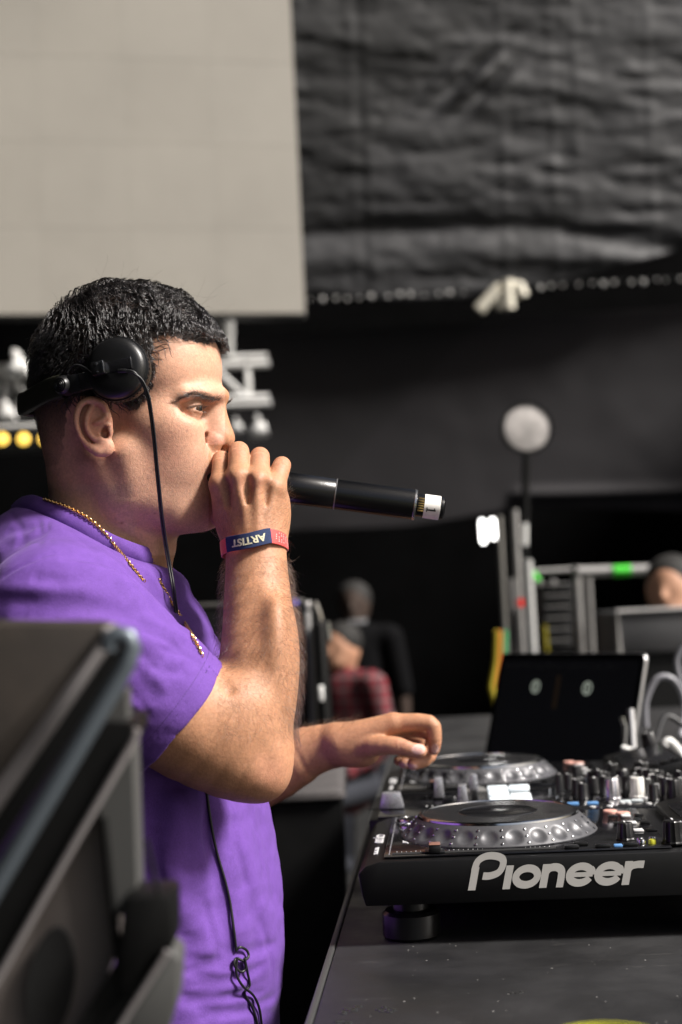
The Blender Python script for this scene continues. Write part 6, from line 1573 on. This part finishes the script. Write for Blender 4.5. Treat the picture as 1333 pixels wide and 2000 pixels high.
world_child(MB().box(Lw/2-.055, Lw/2+.055, .14, .215, .0021, .0025, M=Mb2).build('trackpad', LAL, None), LP)
# ---------------- stand, cables and bits at the right of the laptop
WHC = mat('white_cable', (.55, .55, .57), .45); GRC = mat('grey_cable', (.20, .20, .22), .45)
st = empty('laptop_stand', Vector((*P(1240, 1500, 2.3).xy, TZ)), 'folding silver stand leg to the right of the laptop', 'stand')
b0 = Vector((*ray_z(1262, 1512, TZ+.005).xy, TZ+.002))
world_child(MB().tube([P(1232, 1385, 2.30), P(1238, 1470, 2.28), P(1262, 1520, 2.22)], .006, 10).build('upright', LAL, None), st)
world_child(MB().tube([P(1215, 1400, 2.32), P(1222, 1420, 2.32), P(1218, 1470, 2.32), P(1210, 1490, 2.30)], .004, 8).build('bracket', MATS['chrome'], None), st)
world_child(MB().box(-.05, .05, -.012, .012, -.003, .003, .001, M=Matrix.Translation(P(1275, 1480, 2.25)) @ Matrix.Rotation(R_(-20), 4, 'Z') @ Matrix.Rotation(R_(20), 4, 'Y')).build('foot_bar', WHT, None), st)
world_child(MB().tube([P(1262, 1520, 2.22), Vector((*P(1262, 1520, 2.22).xy, TZ))], .006, 8).build('leg', DRK, None), st)
def cab(name, pts, r, m, label): return tag(MB().tube([Vector(p) for p in catmull([np.array(P(*p)) for p in pts], 8)], r, 8).build(name, m, None, 60), label, 'cable')
cab('audio_cable', [(1262, 1420, 2.6), (1262, 1370, 2.6), (1285, 1325, 2.6), (1318, 1330, 2.6), (1338, 1380, 2.6), (1330, 1440, 2.55)], .006, GRC, 'grey cable looping up at the right of the laptop')
cab('audio_cable', [(1300, 1482, 2.3), (1298, 1455, 2.3), (1310, 1448, 2.3), (1334, 1475, 2.3), (1345, 1500, 2.25)], .006, WHT, 'short white cable bend at the right edge above the mixer')
cab('audio_cable', [(1335, 1260, 2.8), (1322, 1290, 2.8), (1330, 1330, 2.8), (1350, 1360, 2.8)], .006, GRC, 'grey cable at the right edge above the loop')
cab('power_cable', [(1248, 1500, 2.35), (1275, 1470, 2.4), (1300, 1400, 2.5), (1340, 1420, 2.5)], .005, RUB if 'RUB' in globals() else DRK, 'thin black cable behind the laptop stand')
cab('power_cable', [(1180, 1505, 2.3), (1250, 1512, 2.25), (1320, 1540, 2.1), (1350, 1530, 2.1)], .005, DRK, 'black cable lying behind the mixer knobs')
# yellow-rimmed cup standing nearest the camera
cu = gl(1185, 2040, .09); cw_ = MG @ Vector((cu.x, cu.y, 0))
CUP = empty('cup', cw_, 'yellow-rimmed dark cup at the bottom edge of the table', 'cup')
world_child(MB().lathe([(0, 0), (.026, 0), (.034, .088), (.032, .088), (.025, .004), (0, .004)], 40, Matrix.Translation(cw_)).build('cup_wall', DRK, None), CUP)
world_child(MB().lathe([(.0318, .0885), (.0345, .0885), (.0345, .0915), (.0318, .0915), (.0318, .0885)], 40, Matrix.Translation(cw_)).build('rim', mat('lime_rim', (.45, .45, .03), .35), None), CUP)
# dust and crumbs on the table
cr = MB()
for k in range(110):
    x_, y_ = random.uniform(.0, .55), random.uniform(-.40, .02); s_ = random.uniform(.00012, .0004)
    cr.box(x_-s_, x_+s_*random.uniform(1, 3), y_-s_, y_+s_, .0001, s_*1.2)
me = cr.mesh('dust', mat('dust_grey', (.35, .34, .33), .9), None); me.transform(MG); tag(link('dust', me, None), 'pale crumbs and dust scattered on the black table', 'dust', kind='stuff')
cr = MB()
for (px_, py_) in ((690, 1972), (700, 1968), (668, 1978), (745, 1970), (760, 1975), (1010, 1940), (672, 1998)):
    v = gl(px_, py_, 0)
    for k in range(4): cr.lathe([(0, .0012), (.002, .0008), (.003, .0001)], 8, T(v.x+random.uniform(-.006, .006), v.y+random.uniform(-.004, .004), 0))
me = cr.mesh('droplets', mat('water', (.02, .02, .02), .05), None); me.transform(MG); tag(link('droplets', me, None), 'small liquid drops near the front corner of the table', 'droplets', kind='stuff')
tick('60_gear')
# ================================================================ road case in front of the lens
FC = empty('road_case', Vector((*P(100, 1900, .72).xy, 0)), 'out of focus open road case close to the camera, lower left', 'case')
def slab(name, poly, D, th, m, bev=0.0):
    A = [P(x, y, D) for x, y in poly]; B = [P(x, y, D)+Vector(CF)*th for x, y in poly]; b = bmesh.new()
    a_ = [b.verts.new(p) for p in A]; b_ = [b.verts.new(p) for p in B]; n = len(a_)
    b.faces.new(a_); b.faces.new(b_[::-1])
    for k in range(n): b.faces.new((a_[k], b_[k], b_[(k+1) % n], a_[(k+1) % n]))
    bmesh.ops.recalc_face_normals(b, faces=b.faces[:])
    if bev: bmesh.ops.bevel(b, geom=b.edges[:], offset=bev, segments=2, profile=.5, affect='EDGES')
    me = bpy.data.meshes.new(name); b.to_mesh(me); b.free()
    return world_child(link(name, me, m, None, 35), FC)
def rail(name, pts, D, wpx, m): 
    return world_child(MB().tube([P(x, y, D) for x, y in pts], wpx*.5*D/FPX, 14).build(name, m, None, 60), FC)
BRN = mat('lid_laminate', (.020, .0148, .0110), .6, var=.3, vscale=30, bump=.2)
TAN = mat('inner_laminate', (.13, .112, .104), .65, var=.12, vscale=20)
PNK = mat('satin_alu', (.27, .25, .25), .45, .5); BLU = mat('sky_tint_steel', (.11, .13, .15), .4, .5); GRY = mat('grey_flange', (.05, .05, .048), .6)  # steel's blue is reflected sky put into its base colour
slab('lid_panel', [(-420, 1214), (196, 1220), (208, 1226), (206, 1246), (-60, 1640), (-420, 1900)], .74, .03, BRN, .002)
slab('lid_extrusion', [(200, 1222), (222, 1232), (216, 1262), (-60, 1668), (-60, 1600), (196, 1246)], .735, .03, PNK, .002)
slab('gasket_channel', [(226, 1262), (246, 1272), (-70, 1760), (-70, 1660), (206, 1284)], .745, .04, DRK)
rail('handle_bar', [(214, 1270), (216, 1250), (232, 1240), (252, 1244), (258, 1264), (246, 1300), (100, 1548), (-70, 1836)], .72, 40, BLU)
slab('hinge_plate', [(214, 1370), (246, 1345), (248, 1412), (206, 1412)], .76, .02, GRY)
slab('body_rim', [(205, 1410), (264, 1414), (266, 1436), (-70, 2016), (-70, 1840)], .75, .05, DRK)
rail('rim_edge', [(268, 1424), (262, 1446), (150, 1640), (-60, 2010)], .745, 17, PNK)
slab('corner_flange', [(258, 1462), (268, 1780), (226, 1790), (196, 1600), (200, 1562)], .765, .03, GRY)
slab('inner_panel', [(198, 1570), (210, 1650), (226, 1860), (150, 2060), (-80, 2060), (-80, 2030)], .775, .03, TAN)
rail('door_gasket', [(203, 1596), (212, 1680), (222, 1790), (236, 1900)], .76, 17, DRK)
el = [(98+46*math.cos(a)+26*math.sin(a)*-.55, 1925+112*math.sin(a)) for a in np.linspace(0, 2*math.pi, 28)[:-1]]
slab('handle_hole', el, .768, .004, mat('hole_black', (.003, .003, .003), .9))
slab('latch', [(242, 1752), (338, 1748), (340, 1852), (296, 1874), (238, 1960), (226, 1900)], .75, .035, mat('latch_black', (.003, .003, .003), .5, spec=.2), .003)
slab('latch_plate', [(332, 1856), (352, 1876), (346, 1960), (316, 2060), (205, 2060)], .745, .03, GRY, .002)
slab('lower_rim', [(228, 1880), (334, 1848), (214, 2062), (118, 2062)], .757, .02, DRK)
rail('latch_edge', [(328, 1858), (230, 2012), (196, 2070)], .742, 14, PNK)
rail('catch_wire', [(286, 1640), (300, 1700), (312, 1752)], .74, 9, DRK)
slab('case_body', [(-420, 1880), (-82, 2020), (120, 2062), (130, 6040), (-420, 6040)], .80, .12, BRN)
tick('70_fore')
